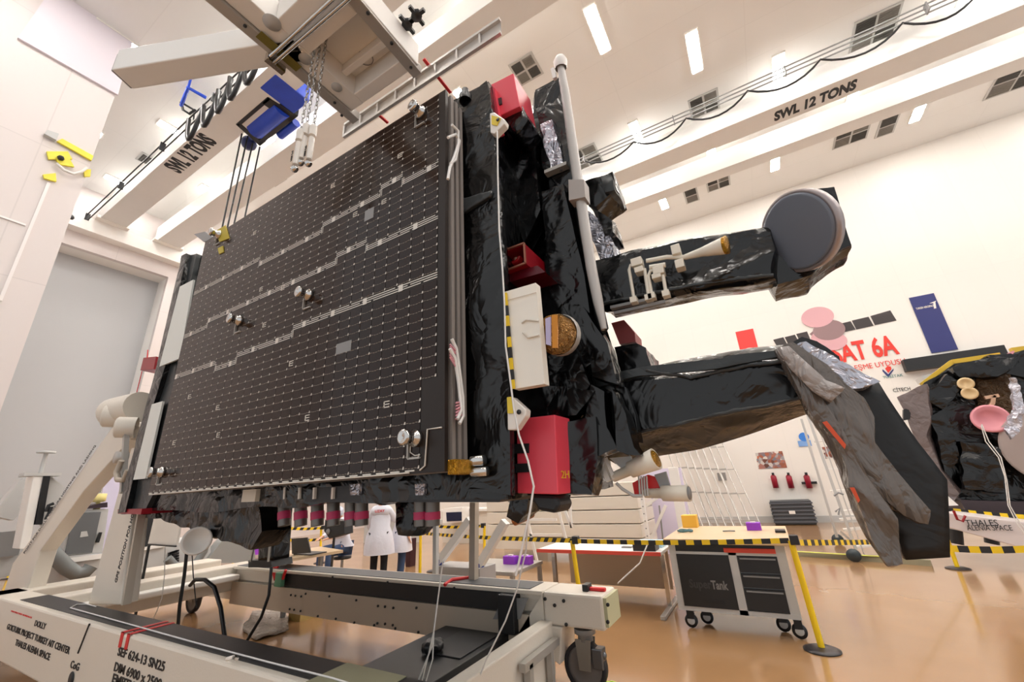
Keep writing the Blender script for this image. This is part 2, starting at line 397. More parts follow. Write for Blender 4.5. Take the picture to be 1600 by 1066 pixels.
for (a, b) in (((378, 209), (338, 400)), ((387, 213), (349, 385)), ((395, 224), (360, 375)), ((406, 230), (375, 375))):
    p = on(*a, Z=hz); MB().tube([p, on(*b, X=p.x)], .022, 5).build('hoist_rope', CABLE, ho)

# ================================================================== WALL GRAPHICS (back wall, Y = 19)
YW = 18.985
def flat(name, pts, m, parent=None, d=.012, Y=None):
    return MB().prism(onY(pts, Y or YW), V(0, d, 0)).build(name, m, parent)
def circ(px, py, r, n=28, Y=None, sx=1, sz=1):
    c = on(px, py, Y=Y or YW); return [c+V(math.cos(2*math.pi*i/n)*r*sx, 0, math.sin(2*math.pi*i/n)*r*sz) for i in range(n)]
fgt = thing('flag_print', 'red wall print with white crescent beside the satellite mural', 'flag', on(1170, 555, Y=YW))
c0, c1 = on(1149, 519, Y=YW), on(1177, 515, Y=YW)
MB().box(c0.x, c1.x, YW, YW+.012, c0.z-2.3, c0.z).build('field', mat('flag_red', (236, 66, 62), .6), fgt)
cc = V((c0.x+c1.x)/2, 0, c0.z-1.15)
b = MB(); n = 30
o_ = [V(cc.x+.36*math.cos(math.radians(a)), YW-.012, cc.z+.36*math.sin(math.radians(a))) for a in range(-130, 311-80, 10)]
b = MB()
for i in range(n):
    a0, a1 = math.radians(-60+i*300/n), math.radians(-60+(i+1)*300/n)
    P = lambda a, r, dz: V(cc.x+r*math.cos(a), YW-.008, cc.z+dz+r*math.sin(a))
    th = lambda a: .36
    b.add([P(a0, .37, 0), P(a1, .37, 0), P(a1, .28, -.07), P(a0, .28, -.07)], [(0, 1, 2, 3)])
b.build('crescent', WHP, fgt)
mu = thing('satellite_mural', 'wall print of a satellite with dark solar wings and pink dishes', 'mural', on(1290, 520, Y=YW))
DK = mat('mural_dark', (62, 56, 56), .6); RS = mat('mural_rose', (220, 170, 176), .6); MV = mat('mural_mauve', (150, 122, 124), .6)
for pts in (((1304, 508), (1329, 502), (1337, 515), (1310, 521)), ((1331, 501), (1357, 495), (1365, 509), (1338, 515)), ((1360, 494), (1391, 485), (1401, 501), (1367, 508)),
            ((1208, 531), (1224, 527), (1231, 540), (1215, 543)), ((1226, 527), (1242, 523), (1248, 534), (1232, 539)), ((1244, 522), (1261, 518), (1266, 530), (1250, 534))):
    flat('solar_wing', pts, DK, mu)
flat('satellite_body', ((1265, 522), (1280, 509), (1297, 504), (1304, 520), (1298, 533), (1280, 535)), MV, mu)
for px, py, r, m in ((1277, 496, .52, RS), (1295, 516, .5, MV), (1285, 528, .36, RS), (1302, 534, .42, RS)):
    MB().prism(circ(px, py, r, sz=.8), V(0, -.006*r*10, 0)).build('dish', m, mu)
wl = thing('wall_lettering', 'red wall title TÜRKSAT 6A with smaller line below', 'lettering', on(1350, 560, Y=YW))
p, q = on(1300, 566, Y=YW), on(1406, 551, Y=YW)
w_ = (q.x-p.x); RL = mat('red_lettering', (226, 60, 48), .6)
text('TÜRKSAT 6A', V(q.x-w_*1.72, YW-.01, p.z-.05), X_, Z_, .98, RL, wl, width=w_*1.72, bold=.03)
q2 = on(1411, 557, Y=YW)
text('MİLLİ HABERLEŞME UYDUSU', V(q2.x-w_*1.45, YW-.01, on(1340, 576, Y=YW).z-.06), X_, Z_, .27, RL, wl, width=w_*1.45)
lg = thing('wall_logo', 'small red and navy arrow shaped logo under the wall title', 'logo', on(1388, 585, Y=YW))
flat('arrow', ((1379, 577), (1388, 585), (1396, 576), (1396, 579), (1388, 590), (1379, 580)), NAVY, lg)
flat('flame', ((1383, 576), (1387, 572), (1392, 573), (1393, 577), (1388, 583)), RL, lg)
text('TÜBİTAK', on(1380, 592, Y=YW), X_, Z_, .13, mat('teal_letters', (60, 130, 130), .6), lg)
t = thing('wall_caption', 'small dark brand lettering left of the second satellite', 'lettering', on(1408, 607, Y=YW))
text('CİTECH', on(1396, 613, Y=YW), X_, Z_, .17, INK, t, width=.46)
t = thing('hanging_banner', 'navy blue vertical banner with white wordmark on the back wall', 'banner', on(1450, 530, Y=YW))
p, q = on(1420, 466, Y=YW), on(1458.7, 458.5, Y=YW)
bz = 2.35
MB().box(p.x, q.x, YW-.02, YW, on(1457, 552, Y=YW).z, p.z).build('cloth', NAVY, t)
z = on(1440, 482, Y=YW).z
text('TURKISH AEROSPACE', V(p.x+.06, YW-.03, z-.02), X_, Z_, .1, WHP, t, width=.48, bold=.02)
MB().prism([V(q.x-.16, YW-.03, z-.1), V(q.x-.1, YW-.03, z-.1), V(q.x-.06, YW-.03, z+.12), V(q.x+0.0-.02, YW-.03, z+.17), V(q.x-.22, YW-.03, z+.12), V(q.x-.12, YW-.03, z+.1)], V(0, .005, 0)).build('emblem', WHP, t)
p, q, r_ = on(1407, 565, Y=YW), on(1560, 538, Y=YW), on(1416, 582, Y=YW)
tag(MB().box(p.x, q.x, YW-.3, YW, r_.z, p.z).build('black_wall_band', BLACK), 'long black box band on the back wall above the second satellite', 'wall box')
t = thing('wall_picture', 'wide crowd photograph on the back wall above the red extinguishers', 'picture', on(1204, 720, Y=YW))
CR = mat('crowd_print', (150, 110, 90), .5)
nt = CR.node_tree; v = nt.nodes.new('ShaderNodeTexVoronoi'); v.inputs['Scale'].default_value = 9; cr = nt.nodes.new('ShaderNodeValToRGB')
for pos, c in ((.1, (60, 40, 36)), (.35, (190, 110, 80)), (.6, (120, 120, 130)), (.85, (235, 225, 215))):
    e = cr.color_ramp.elements.new(pos); e.color = (*srgb(c), 1)
tc = [x for x in nt.nodes if x.type == 'TEX_COORD'][0]
nt.links.new(tc.outputs['Object'], v.inputs['Vector']); nt.links.new(v.outputs['Color'], cr.inputs[0]); nt.links.new(cr.outputs[0], nt.nodes['Principled BSDF'].inputs['Base Color'])
flat('print', ((1180, 708), (1222, 705), (1230, 731), (1185, 733)), CR, t, .03)
t2 = thing('wall_picture', 'small photograph on the back wall beside the white ladder', 'picture', on(1295, 710, Y=YW))
flat('print', ((1284, 699), (1302, 697), (1308, 714), (1290, 717)), CR, t2, .03)
for px, lab in ((1210, 'left of the three red fire extinguishers on the back wall'), (1234, 'middle of the three red fire extinguishers on the back wall'), (1262, 'right of the three red fire extinguishers, with a dark bracket')):
    c = on(px, 752, Y=18.92)
    t = thing('fire_extinguisher', lab, 'fire extinguisher', V(c.x, 18.9, c.z-.25), 'fire extinguishers on the back wall')
    MB().lathe(V(c.x, 18.9, c.z-.24), Z_, [(0, .0), (0, .095), (.4, .095), (.46, .05), (.48, .03)], 14).build('cylinder', mat('extinguisher_red', (150, 18, 44), .35), t)
    MB().box(c.x-.03, c.x+.05, 18.8, 18.9, c.z+.22, c.z+.3).build('valve', DARK, t)
    if px == 1262: MB().box(c.x-.2, c.x+.26, 18.86, 18.97, c.z-.1, c.z-.02).build('bracket', DARK, t)
t = thing('storage_crate', 'dark grey ribbed plastic crate standing against the back wall', 'crate', V(.5, 18.6, 0))
MB().box(-.1, 1.12, 18.1, 18.9, 0.02, .78).build('body', mat('crate_grey', (70, 72, 76), .5), t, .02)
for k in range(6): MB().box(-.13, 1.15, 18.07, 18.93, .08+k*.12, .12+k*.12).build('rib', mat('crate_rib', (96, 98, 104), .5), t)
MB().box(.4, .58, 18.05, 18.07, .36, .46).build('paper_label', WHP, t)
t = thing('wall_notice', 'small blue round notice on the back wall beside the ladder', 'sign', on(1256, 688, Y=YW))
MB().prism(circ(1256, 683, .16), V(0, -.01, 0)).build('disc', mat('notice_blue', (60, 130, 220), .5), t)
c = on(1257, 692, Y=YW); MB().box(c.x-.2, c.x+.2, YW-.01, YW, c.z-.13, c.z+.08).build('text_plate', mat('notice_pale', (130, 170, 225), .5), t)
c = on(1128, 745, Y=YW); tag(MB().box(c.x-.15, c.x+.15, YW-.04, YW, c.z-.15, c.z+.15).build('wall_vent', mat('vent_dots', (150, 148, 146), .5, bump=.5, bscale=60)), 'small square grey vent low on the back wall', 'vent')

# ================================================================== DOLLY (near, under the satellite)
D = thing('transport_dolly', 'long cream steel transport dolly on casters carrying the satellite, lettered DOLLY', 'dolly', (-5, 3.1, 0))
MB().box(-9.4, -1.5, 1.8, 2.12, .22, .8).build('near_beam', CREAM, D, .02)
MB().box(-8.1, -1.5, 1.86, 2.1, .8, .806).build('walkway_strip', BLACK, D)
MB().box(-7.75, -2.14, 4.1, 4.5, .76, .8).box(-7.75, -2.14, 4.16, 4.5, .6, .76).build('far_beam', CREAM, D, .01)
MB().box(-6.4, -2.5, 4.12, 4.16, .59, .757).build('recess_pad', BLACK, D)
MB().box(-7.7, -2.3, 4.1, 4.14, .28, .585).build('side_plate', PLATE, D)
MB().box(-7.7, -2.3, 4.14, 4.45, .8, .806).build('walkway_strip', mat('grey_tread', (78, 80, 84), .5), D)
bl = MB()
for px, py in ((455, 930), (462, 931), (471, 932), (478, 928), (515, 932), (557, 938), (591, 947), (602, 948), (615, 950), (651, 950), (453, 952), (460, 953), (470, 955), (497, 963), (525, 967), (554, 973), (590, 974), (602, 975), (614, 977), (585, 977), (618, 982), (654, 988)):
    p = on(px, py, Y=4.098); bl.lathe(p, V(0, -1, 0), [(0, .014), (.012, .014), (.013, 0)], 8)
bl.build('bolt_heads', DARK, D)
bl = MB()
for px, py in ((520, 902), (606, 910), (710, 919)):
    p = on(px, py, Y=4.098); bl.lathe(p, V(0, -1, 0), [(0, .014), (.012, .014), (.013, 0)], 8)
bl.build('bolt_heads', DARK, D)
# left cross beam, inner sill
MB().box(-8.1, -7.72, 2.12, 4.5, .45, .8).build('cross_beam', CREAM, D, .02)
MB().box(-9.4, -8.9, 1.8, 4.5, .3, .8).build('cross_beam', CREAM, D, .02)
MB().box(-7.72, -7.5, 2.12, 4.1, .62, .7).build('sill', WHITE, D, .02)
MB().box(-9.35, -2.3, 4.2, 4.5, .3, .6).build('far_underbeam', CREAM, D)
# right cross beam with black deck plate, trough sides
MB().box(-3.35, -2.55, 2.12, 4.1, .34, .4).build('deck_plate', BLACK, D, .006)
MB().box(-3.06, -2.62, 3.4, 4.0, .4, .412).build('hatch', DARK, D, .004)
MB().prism([V(-2.55, 2.12, .3), V(-2.45, 2.12, .3), V(-2.18, 2.12, .56), V(-2.05, 2.12, .56), V(-2.05, 2.12, .14), V(-2.55, 2.12, .14)], V(0, 1.98, 0)).build('cross_beam', CREAM, D, .012)
MB().prism([V(-2.47, 4.1, .38), V(-2.14, 4.1, .78), V(-2.14, 4.1, .52), V(-2.2, 4.1, .3), V(-2.47, 4.1, .3)], V(0, .3, 0)).build('gusset', CREAM, D)
MB().prism([on(785, 935, Y=4.085), on(825, 935, Y=4.085), on(812, 968, Y=4.085), on(770, 968, Y=4.085)], V(0, .012, 0)).build('grey_patch', GREY, D)
MB().box(-2.62, -2.43, 4.02, 4.2, .42, .76).build('stop_block', BLACK, D, .01)
MB().box(-2.14, -1.53, 4.1, 4.5, .52, .8).build('corner_block', CREAM, D, .025)
MB().box(-1.535, -1.5, 4.12, 4.48, .55, .78).build('end_plate', mat('olive_plate', (188, 186, 150), .4), D)
bl = MB()
for px, py in ((852, 936), (881, 939), (867, 946), (855, 973), (885, 976), (950, 945), (950, 972)):
    p = on(px, py, Y=4.098); bl.lathe(p, V(0, -1, 0), [(0, .016), (.012, .016), (.013, 0)], 8)
bl.build('bolt_heads', DARK, D)
MB().prism([V(-2.16, 4.08, .52), V(-1.95, 4.08, .52), V(-2.0, 4.08, .22), V(-2.16, 4.08, .3)], V(0, .35, 0)).build('caster_gusset', CREAM, D, .01)
def caster(x, y, r=.2):
    c = MB()
    c.lathe(V(x-.0, y, .5), V(0, 0, -1), [(0, .1), (.04, .1), (.05, .07), (.1, .07), (.11, 0)], 16)
    f = c.build('caster_fork', GREY, D)
    g = MB()
    for s in (-1, 1): g.prism([V(x-.08, y+s*.055, .42), V(x+.07, y+s*.055, .42), V(x+.05, y+s*.055, r-.02), V(x-.06, y+s*.055, r-.02)], V(0, s*.012, 0))
    g.build('side_plate', mat('fork_grey', (150, 146, 138), .35, metal=.5), f)
    w0 = MB().lathe(V(x-.02, y-.035, r), V(0, 1, 0), [(0, r*.83), (-.005, r*.9), (0, r), (.07, r), (.075, r*.9), (.07, r*.83)], 30)
    w0.build('tyre', mat('tyre_black', (38, 36, 40), .6), f)
    MB().lathe(V(x-.02, y-.03, r), V(0, 1, 0), [(0, 0), (0, r*.2), (.01, r*.25), (.012, r*.7), (0, r*.83), (.06, r*.83), (.06, 0)], 30).build('wheel_hub', mat('hub_grey', (120, 114, 110), .4), f)
    MB().box(x+.07, x+.17, y-.06, y+.05, .2, .36).ball(V(x+.16, y, .3), .035, 8).build('brake', mat('brake_steel', (110, 112, 115), .3, metal=.7), f, .01)
caster(-1.78, 4.22); caster(-9.1, 4.25); caster(-9.1, 2.0, .2); caster(-1.78, 2.0, .2)
# bracket with push bar under the right cross beam
MB().bar(V(-2.0, 4.05, .42), V(-2.0, 3.4, .42), .06).bar(V(-2.0, 3.5, .42), V(-2.0, 3.5, .12), .06).bar(V(-2.0, 3.5, .14), V(-2.35, 2.5, .1), .05).bar(V(-2.0, 3.9, .42), V(-2.0, 3.9, .05), .05).build('push_bar', ALU, D)
# left support column and brace
def loftpx(A, B, Y0, Y1):  # front quad in px swept in depth
    return onY(A, Y0), onY(B, Y1)
MB().prism(onY([(137, 946), (188, 946), (220, 700), (205, 700), (187, 760)], 2.2), V(0, .16, 0)).build('support_column', CREAM, D, .015)
MB().bar(on(197, 945, Y=2.18), on(228, 760, Y=2.18), .07, .04).build('column_rail', PLATE, D)
MB().tube([on(178, 645, Y=2.1), on(178, 645, Y=2.1)+V(.0, .0, 0)+V(.55, .1, .02)], .2, 20).build('pivot_barrel', CREAM, D)
for a, r in (((177, 650), .15), ((197, 668), .13)):
    MB().lathe(on(*a, Y=2.05), V(-.5, -1, 0), [(-.1, r), (.08, r), (.1, r*.85), (.1, 0)], 20).build('pivot_cap', CREAM, D)
MB().bar(on(197, 680, Y=2.05), on(192, 770, Y=2.05), .05, .05).lathe(on(190, 715, Y=2.05), V(0, -1, 0), [(-.05, .07), (.06, .07), (.06, 0)]).build('tension_rod', ALU, D)
MB().tube(onY([(190, 720), (182, 738), (184, 750), (194, 750), (200, 735)], 2.0), .03, 8).build('shackle', PLATE, D)
MB().prism(onY([(186, 652), (210, 666), (202, 688), (130, 768), (62, 862), (40, 930), (5, 928), (20, 880), (108, 762)], 2.15), V(0, .18, 0)).build('brace', CREAM, D, .012)
# lettering
zz = .8
def dolly_text(s, pa, pb, size, m=INK, nm='lettering'):
    p, q = on(*pa, Y=1.797), on(*pb, Y=1.797)
    return text(s, p, X_, Z_, size, m, D, nm, width=abs(q.x-p.x), bold=.012)
zof = lambda px, py: on(px, py, Y=1.797)
def line(s, pa, pb, h, m=INK):
    p, q = zof(*pa), zof(*pb)
    text(s, V(p.x, 1.797, p.z), X_, Z_, h, m, D, 'lettering', width=q.x-p.x, bold=.015)
line('DOLLY', (53, 978), (70, 983), .075)
line('GOKTURK PROJECT TURKEY AIT CENTER', (10, 983), (108, 1020), .078)
line('THALES ALENIA SPACE', (23, 1008), (77, 1030), .078)
line('CoG', (109, 1043), (122, 1048), .08)
line('SEF 624-13 SN25', (183, 1024), (255, 1052), .085)
line('DIM 6900 x 2500', (177, 1048), (250, 1076), .085)
line('EMPTY MASS', (174, 1066), (240, 1090), .085)
line('PROTECTED SURFACE', (17, 956), (50, 963), .02, REDP)
MB().bar(zof(140, 975), zof(122, 1021), .012).lathe(V(zof(111, 1062).x, 1.797, zof(111, 1062).z), V(0, -1, 0), [(0, .06), (.003, .06), (.004, 0)], 20).build('gravity_mark', INK, D)
x0 = on(240, 992, Z=.81).x
for k in (0, .12):
    MB().prism([V(-4.95+k, 1.795, .7), V(-4.9+k, 1.795, .7), V(-4.9+k, 1.795, .81), V(-4.95+k, 1.795, .81)], V(0, .004, 0)).box(-4.95+k, -4.9+k, 1.795, 2.11, .806, .81).build('red_stripe', REDP, D)
MB().tube([on(110, 950, Z=.815), on(120, 945, Z=.815), on(135, 944, Z=.815), on(150, 948, Z=.815)], .006, 5).tube([on(110, 950, Z=.815), on(200, 975, Z=.815), on(300, 1003, Z=.815), on(420, 1035, Z=.815), on(520, 1060, Z=.815), on(600, 1085, Z=.815)], .006, 5).build('white_cord', WIRE, D)
MB().tube([on(355, 1030, Z=.83), on(365, 1027, Z=.86), on(370, 1030, Z=.83)], .012, 6).build('tie_ring', WHP, D)
p = on(590, 1050, Z=.81)
MB().box(-2.5, -2.0, 1.82, 2.1, .806, .81).build('corner_pad', mat('olive_pad', (150, 148, 120), .5), D)
text('GPS POSITION FOR HOISTING AND ATTACH', on(182, 912, Y=2.155), on(210, 800, Y=2.155)-on(182, 912, Y=2.155), V(-1, 0, .2), .085, INK, D, 'lettering', width=1.35, bold=.015)
text('POINT FOR DOLLY CLOSURE HOISTING AND LASHING', on(38, 866, Y=2.13), on(150, 697, Y=2.13)-on(38, 866, Y=2.13), on(36, 863, Y=2.13)-on(40, 867, Y=2.13), .1, INK, D, 'lettering', width=(on(150, 697, Y=2.13)-on(38, 866, Y=2.13)).length, bold=.015)

# far supports of the satellite
sp = thing('support_stand', 'cream perforated support column on the far dolly beam, with red tag', 'support stand', on(420, 885, Y=4.3))
MB().prism(onY([(405, 905), (427, 900), (437, 785), (418, 785)], 4.2), V(0, .2, 0)).build('column', CREAM, sp, .01)
text('GPS POSITION FOR HOISTING', on(424, 868, Y=4.18), on(434, 800, Y=4.18)-on(424, 868, Y=4.18), V(-1, 0, .2), .07, INK, sp, width=.7)
MB().prism(onY([(424, 893), (428, 908), (438, 870), (435, 868)], 4.15), V(0, .02, 0)).build('red_tag', REDP, sp)
s2 = thing('foil_leg', 'black foil wrapped leg with black foot under the satellite left half', 'support leg', on(405, 880, Y=3.6))
MB().prism(onY([(403, 876), (424, 876), (431, 784), (408, 784)], 3.6), V(0, .25, 0)).crumple(.1, .008, 3, 3).build('leg', FOIL, s2)
MB().prism(onY([(388, 876), (423, 876), (424, 887), (388, 887)], 3.6), V(0, .3, 0)).build('foot', BLACK, s2)
MB().bar(on(392, 878, Y=3.55), on(408, 800, Y=3.55), .02).bar(on(419, 878, Y=3.55), on(428, 795, Y=3.55), .02).build('edge_rod', ALU, s2)
def pole(px0, py0, px1, py1, Y, w, m, name, label, cat, foot=None, footm=None):
    t = thing(name, label, cat, on(px0, py0, Y=Y)); MB().bar(on(px0, py0, Y=Y), on(px1, py1, Y=Y), w, w).build('post', m, t)
    if foot: MB().ball(on(px0, py0, Y=Y), foot, 10).build('foot', footm, t)
    return t
pole(740, 906, 741, 785, 4.35, .08, PLATE, 'support_stand', 'slim beige upright on the far dolly beam right of centre', 'support stand')
t = thing('support_stand', 'slim grey upright left of the white struts', 'support stand', V(on(681, 840, Y=4.8).x, 4.8, 0)); MB().box(on(681, 840, Y=4.8).x-.03, on(681, 840, Y=4.8).x+.03, 4.77, 4.83, 0, on(681, 800, Y=4.8).z).build('post', GREYL, t)
pole(687, 877, 735, 812, 5.2, .1, WHITE, 'white_strut', 'white slanting strut with blue foot, left of the pair', 'strut', .07, mat('foot_blue', (50, 70, 150), .4))
pole(749, 884, 790, 815, 5.2, .1, WHITE, 'white_strut', 'white slanting strut with blue foot, right of the pair', 'strut', .07, mat('foot_blue', (50, 70, 150), .4))

# ================================================================== SATELLITE
S = thing('communications_satellite', 'large satellite wrapped in black foil with a brown solar array, on the dolly', 'satellite', (-4, 3.1, 1.7))
BX0, BX1, BY0, BY1, BZ0, BZ1 = -6.5, -1.28, 2.1, 4.1, 1.74, 4.93
body = MB().box(BX0, BX1, BY0, BY1, BZ0, BZ1).crumple(.17, .035, 1.3, 1, fold=V(.1, 0, 1), stretch=.35).build('body_blanket', FOIL, S)
MB().prism(onY([(287, 402), (306, 396), (240, 770), (222, 805), (186, 800), (215, 690), (256, 560)], 2.04), V(0, .07, 0)).crumple(.14, .012, 2.2, 5).build('side_blanket', FOILG, S)
MB().prism(onY([(284, 400), (291, 396), (262, 560), (222, 690), (196, 800), (184, 802), (212, 690), (252, 560)], 1.99), V(0, .05, 0)).crumple(.12, .01, 3, 9).build('blanket_edge', FOIL, S)
PW = mat('radiator_mirror', (226, 228, 222), .3)
MB().prism(onY([(281, 448), (302, 437), (281, 560), (249, 573)], 1.98), V(0, .02, 0)).build('radiator_mirror', PW, S)
MB().prism(onY([(237, 632), (254, 627), (227, 748), (208, 750)], 1.98), V(0, .02, 0)).build('radiator_mirror', PW, S)
# --- solar array: four folded panels
PX0, PX1, PZ0, PZ1, PY = -5.06, -1.48, 1.89, 4.67, 1.8
SUB = mat('array_substrate', (44, 36, 32), .35, var=.1, spec=.3)
PED = mat('panel_edge', (146, 138, 132), .4)
front = MB().box(PX0, PX1, PY, PY+.03, PZ0, PZ1).build('solar_panel', [SUB], S)
for k in (1, 2, 3):
    MB().box(PX0, PX1+.01, PY+.055*k, PY+.055*k+.03, PZ0, PZ1-.01*k).build('solar_panel', PED, S)
    MB().box(PX1-.04, PX1-.02, PY+.055*k-.03, PY+.055*k+.01, PZ0, PZ1-.02).build('panel_spacer', DARK, S)
NC, NR = 30, 43; cw = (PX1-.06-PX0-.02)/NC; rh = (PZ1-PZ0-.04)/NR
CELL = mat('solar_cell', (40, 24, 17), .14, var=.3, spec=.28)
TAB = mat('cell_tab', (214, 206, 196), .4, metal=.2)
cells = MB(); tabs = MB(); seams = MB()
bus = {}
def busrow(ci):  # wandering harness rows
    u = ci/NC
    return (17+(1 if u > .55 else 0)-(1 if .2 < u < .33 else 0), 25+(1 if .68 < u < .8 else 0)-(1 if u < .12 else 0), 32-(1 if .35 < u < .62 else 0)+(1 if .8 < u < .9 else 0))
HOLD = []
for px, py in ((660, 178), (652, 685), (485, 462), (377, 502), (345, 368), (256, 738)):
    p = on(px, py, Y=PY); HOLD.append((p.x, p.z))
g = .004
for c in range(NC):
    br = busrow(c)
    for r in range(NR):
        x0 = PX0+.02+c*cw; z0 = PZ0+.03+r*rh; x1 = x0+cw-g; z1 = z0+rh-g
        cx, cz_ = (x0+x1)/2, (z0+z1)/2
        if any(abs(cx-h[0]) < .07 and abs(cz_-h[1]) < .05 for h in HOLD): continue
        if c >= NC-1 and r < 8: continue
        if r in br: continue
        ch = .018; y = PY-.003
        cells.add([V(x0, y, z0), V(x1-ch, y, z0), V(x1, y, z0+ch), V(x1, y, z1), V(x0, y, z1)], [(0, 1, 2, 3, 4)])
        tabs.add([V(x1-.012, y-.001, z0-.004), V(x1+.003, y-.001, z0-.004), V(x1+.003, y-.001, z0+.012), V(x1-.004, y-.001, z0+.012)], [(0, 1, 2, 3)])
        for k in range(4):
            xa = x0+cw*(.03+.21*k); zz_ = -.0035+.0025*(k-1.5)**2*.5; seams.add([V(xa, y-.001, z0+zz_-.0012), V(xa+cw*.17, y-.001, z0+zz_-.0012), V(xa+cw*.17, y-.001, z0+zz_+.0034), V(xa, y-.001, z0+zz_+.0034)], [(0, 1, 2, 3)])
cells.build('solar_cells', CELL, S); tabs.build('cell_tabs', TAB, S)
seams.build('cell_interconnects', mat('interconnect', (128, 116, 104), .4, metal=.2), S)
har = MB(); HM = mat('harness_strip', (226, 220, 210), .4, metal=.2)
for c in range(NC):
    for bi, r in enumerate(busrow(c)):
        x0 = PX0+.02+c*cw; z0 = PZ0+.03+r*rh; y = PY-.003
        for k in range(3):
            off = .01+.017*k; xs_ = x0; xe = x0+cw*(1.0 if (c+k+bi) % 4 else .8)
            har.add([V(xs_, y, z0+off), V(xe, y, z0+off), V(xe, y, z0+off+.007), V(xs_, y, z0+off+.007)], [(0, 1, 2, 3)])
        if c and busrow(c-1)[bi] != r:
            zb_ = min(r, busrow(c-1)[bi])*rh+PZ0+.04
            for q_ in (.0, .016): har.add([V(x0-.004+q_, y-.001, zb_), V(x0+.002+q_, y-.001, zb_), V(x0+.002+q_, y-.001, zb_+rh), V(x0-.004+q_, y-.001, zb_+rh)], [(0, 1, 2, 3)])
        if c % 3 == bi: har.add([V(x0+.01, y-.001, z0+.005), V(x0+.05, y-.001, z0+.005), V(x0+.05, y-.001, z0+.055), V(x0+.01, y-.001, z0+.055)], [(0, 1, 2, 3)])
har.build('harness_strips', HM, S)
# bottom and corner wiring strips
b = MB()
for c in range(NC-1):
    x0 = PX0+.03+c*cw; b.box(x0, x0+cw*.6, PY-.006, PY, PZ0+.012, PZ0+.02)
b.tube([V(PX0+.05, PY-.006, PZ0+.004), V(PX1-.25, PY-.006, PZ0+.006)], .005, 5)
b.tube(onY([(690, 668), (668, 671), (664, 728), (656, 735)], PY-.008), .005, 5)
b.tube(onY([(642, 688), (641, 707), (648, 712), (656, 711)], PY-.008), .004, 5)
b.build('edge_wiring', HM, S)
for i, (hx, hz_) in enumerate(HOLD):
    h = MB().lathe(V(hx, PY, hz_), V(-.1, -1, 0), [(0, .045), (.012, .05), (.03, .05), (.04, .036), (.075, .036), (.085, .045), (.11, .045), (.115, .03), (.1, .0)], 18)
    h.build('hold_down', STEEL, S)
    MB().box(hx-.06, hx-.052, PY-.02, PY, hz_-.11, hz_+.02).box(hx-.06, hx+.03, PY-.015, PY, hz_-.115, hz_-.105).build('hold_down_bracket', ALU, S)
mk = MB()
for px, py in ((625, 243), (398, 364), (408, 452), (480, 653), (604, 632), (455, 568), (340, 637), (413, 508), (296, 620), (272, 692), (341, 680), (520, 290), (600, 315), (555, 335), (442, 450)):
    p = on(px, py, Y=PY-.004); w2 = .05
    for dz in (.018, 0, -.018): mk.box(p.x-w2/2, p.x+w2/2, PY-.006, PY-.003, p.z+dz-.003, p.z+dz+.003)
    mk.box(p.x-w2/2, p.x-w2/2+.008, PY-.006, PY-.003, p.z-.02, p.z+.02)
mk.build('terminal_marks', HM, S)
p = on(537, 543, Y=PY-.004); q_ = on(577, 335, Y=PY-.004)
MB().box(p.x-.08, p.x+.08, PY-.006, PY-.003, p.z-.04, p.z+.04).box(q_.x-.05, q_.x+.05, PY-.006, PY-.003, q_.z-.05, q_.z+.05).build('cover_patch', GREY, S)
# yellow tape and bracket at the upper left corner
MB().prism(onY([(335, 362), (352, 352), (358, 372), (343, 378)], PY-.012), V(0, .008, 0)).prism(onY([(340, 388), (348, 384), (349, 394), (342, 397)], PY-.012), V(0, .008, 0)).build('yellow_tape', mat('olive_yellow_tape', (190, 170, 50), .5), S)
MB().prism(onY([(303, 366), (320, 362), (335, 372), (318, 378)], PY+.02), V(0, .1, 0)).build('corner_bracket', GREY, S)
# cables along the right edge of the array
for pts in (((706, 195), (716, 205), (716, 225), (710, 245), (703, 262), (700, 280)), ((700, 215), (712, 210), (718, 220), (712, 250), (704, 256)),
            ((706, 530), (713, 545), (718, 580), (723, 620), (724, 650), (718, 662)), ((703, 545), (711, 560), (717, 600), (721, 640), (715, 655))):
    MB().tube([on(a, b, X=-1.43) for a, b in pts], .011, 6).build('white_cable', WIRE, S)
cl = MB()
for k in range(6):
    cl.tube([on(703, 538+k*4, X=-1.44), on(712, 548+k*5, X=-1.43)], .006, 5); cl.tube([on(712, 630+k*5, X=-1.44), on(721, 628+k*4, X=-1.43)], .006, 5)
cl.build('cable_loops', mat('pink_loops', (214, 150, 160), .5), S)
MB().box(-1.48, -1.42, 1.82, 2.0, 1.87, 1.95).build('hinge_block', GOLD, S, .008)
MB().lathe(V(-1.42, 1.97, 1.94), X_, [(0, .03), (.08, .03), (.08, 0)]).lathe(V(-1.42, 1.97, 1.88), X_, [(0, .025), (.1, .025), (.1, 0)]).build('hinge_pin', STEEL, S)
MB().lathe(V(-1.44, 2.0, 4.72), Z_, [(0, .05), (.06, .05), (.08, .03), (.12, .03), (.12, 0)]).build('top_fitting', DARK, S)
MB().prism(onY([(702, 148), (708, 158), (712, 735), (699, 742)], 2.03), V(0, .04, 0)).build('edge_frame', mat('frame_dark_alu', (96, 98, 98), .35, metal=.7), S)
# overlapping blanket panel right of the array
MB().prism(onY([(716, 180), (758, 136), (775, 300), (786, 460), (795, 620), (798, 770), (735, 762), (722, 600), (716, 400)], 2.04), V(0, .05, 0)).crumple(.12, .045, 2.0, 12, fold=V(.5, 0, 1), stretch=.4).build('blanket_flap', FOIL, S)
MB().prism(onY([(722, 310), (768, 298), (766, 306), (724, 332)], 2.0), V(0, .03, 0)).crumple(.08, .008, 5, 2).build('blanket_seam', FOILG, S)
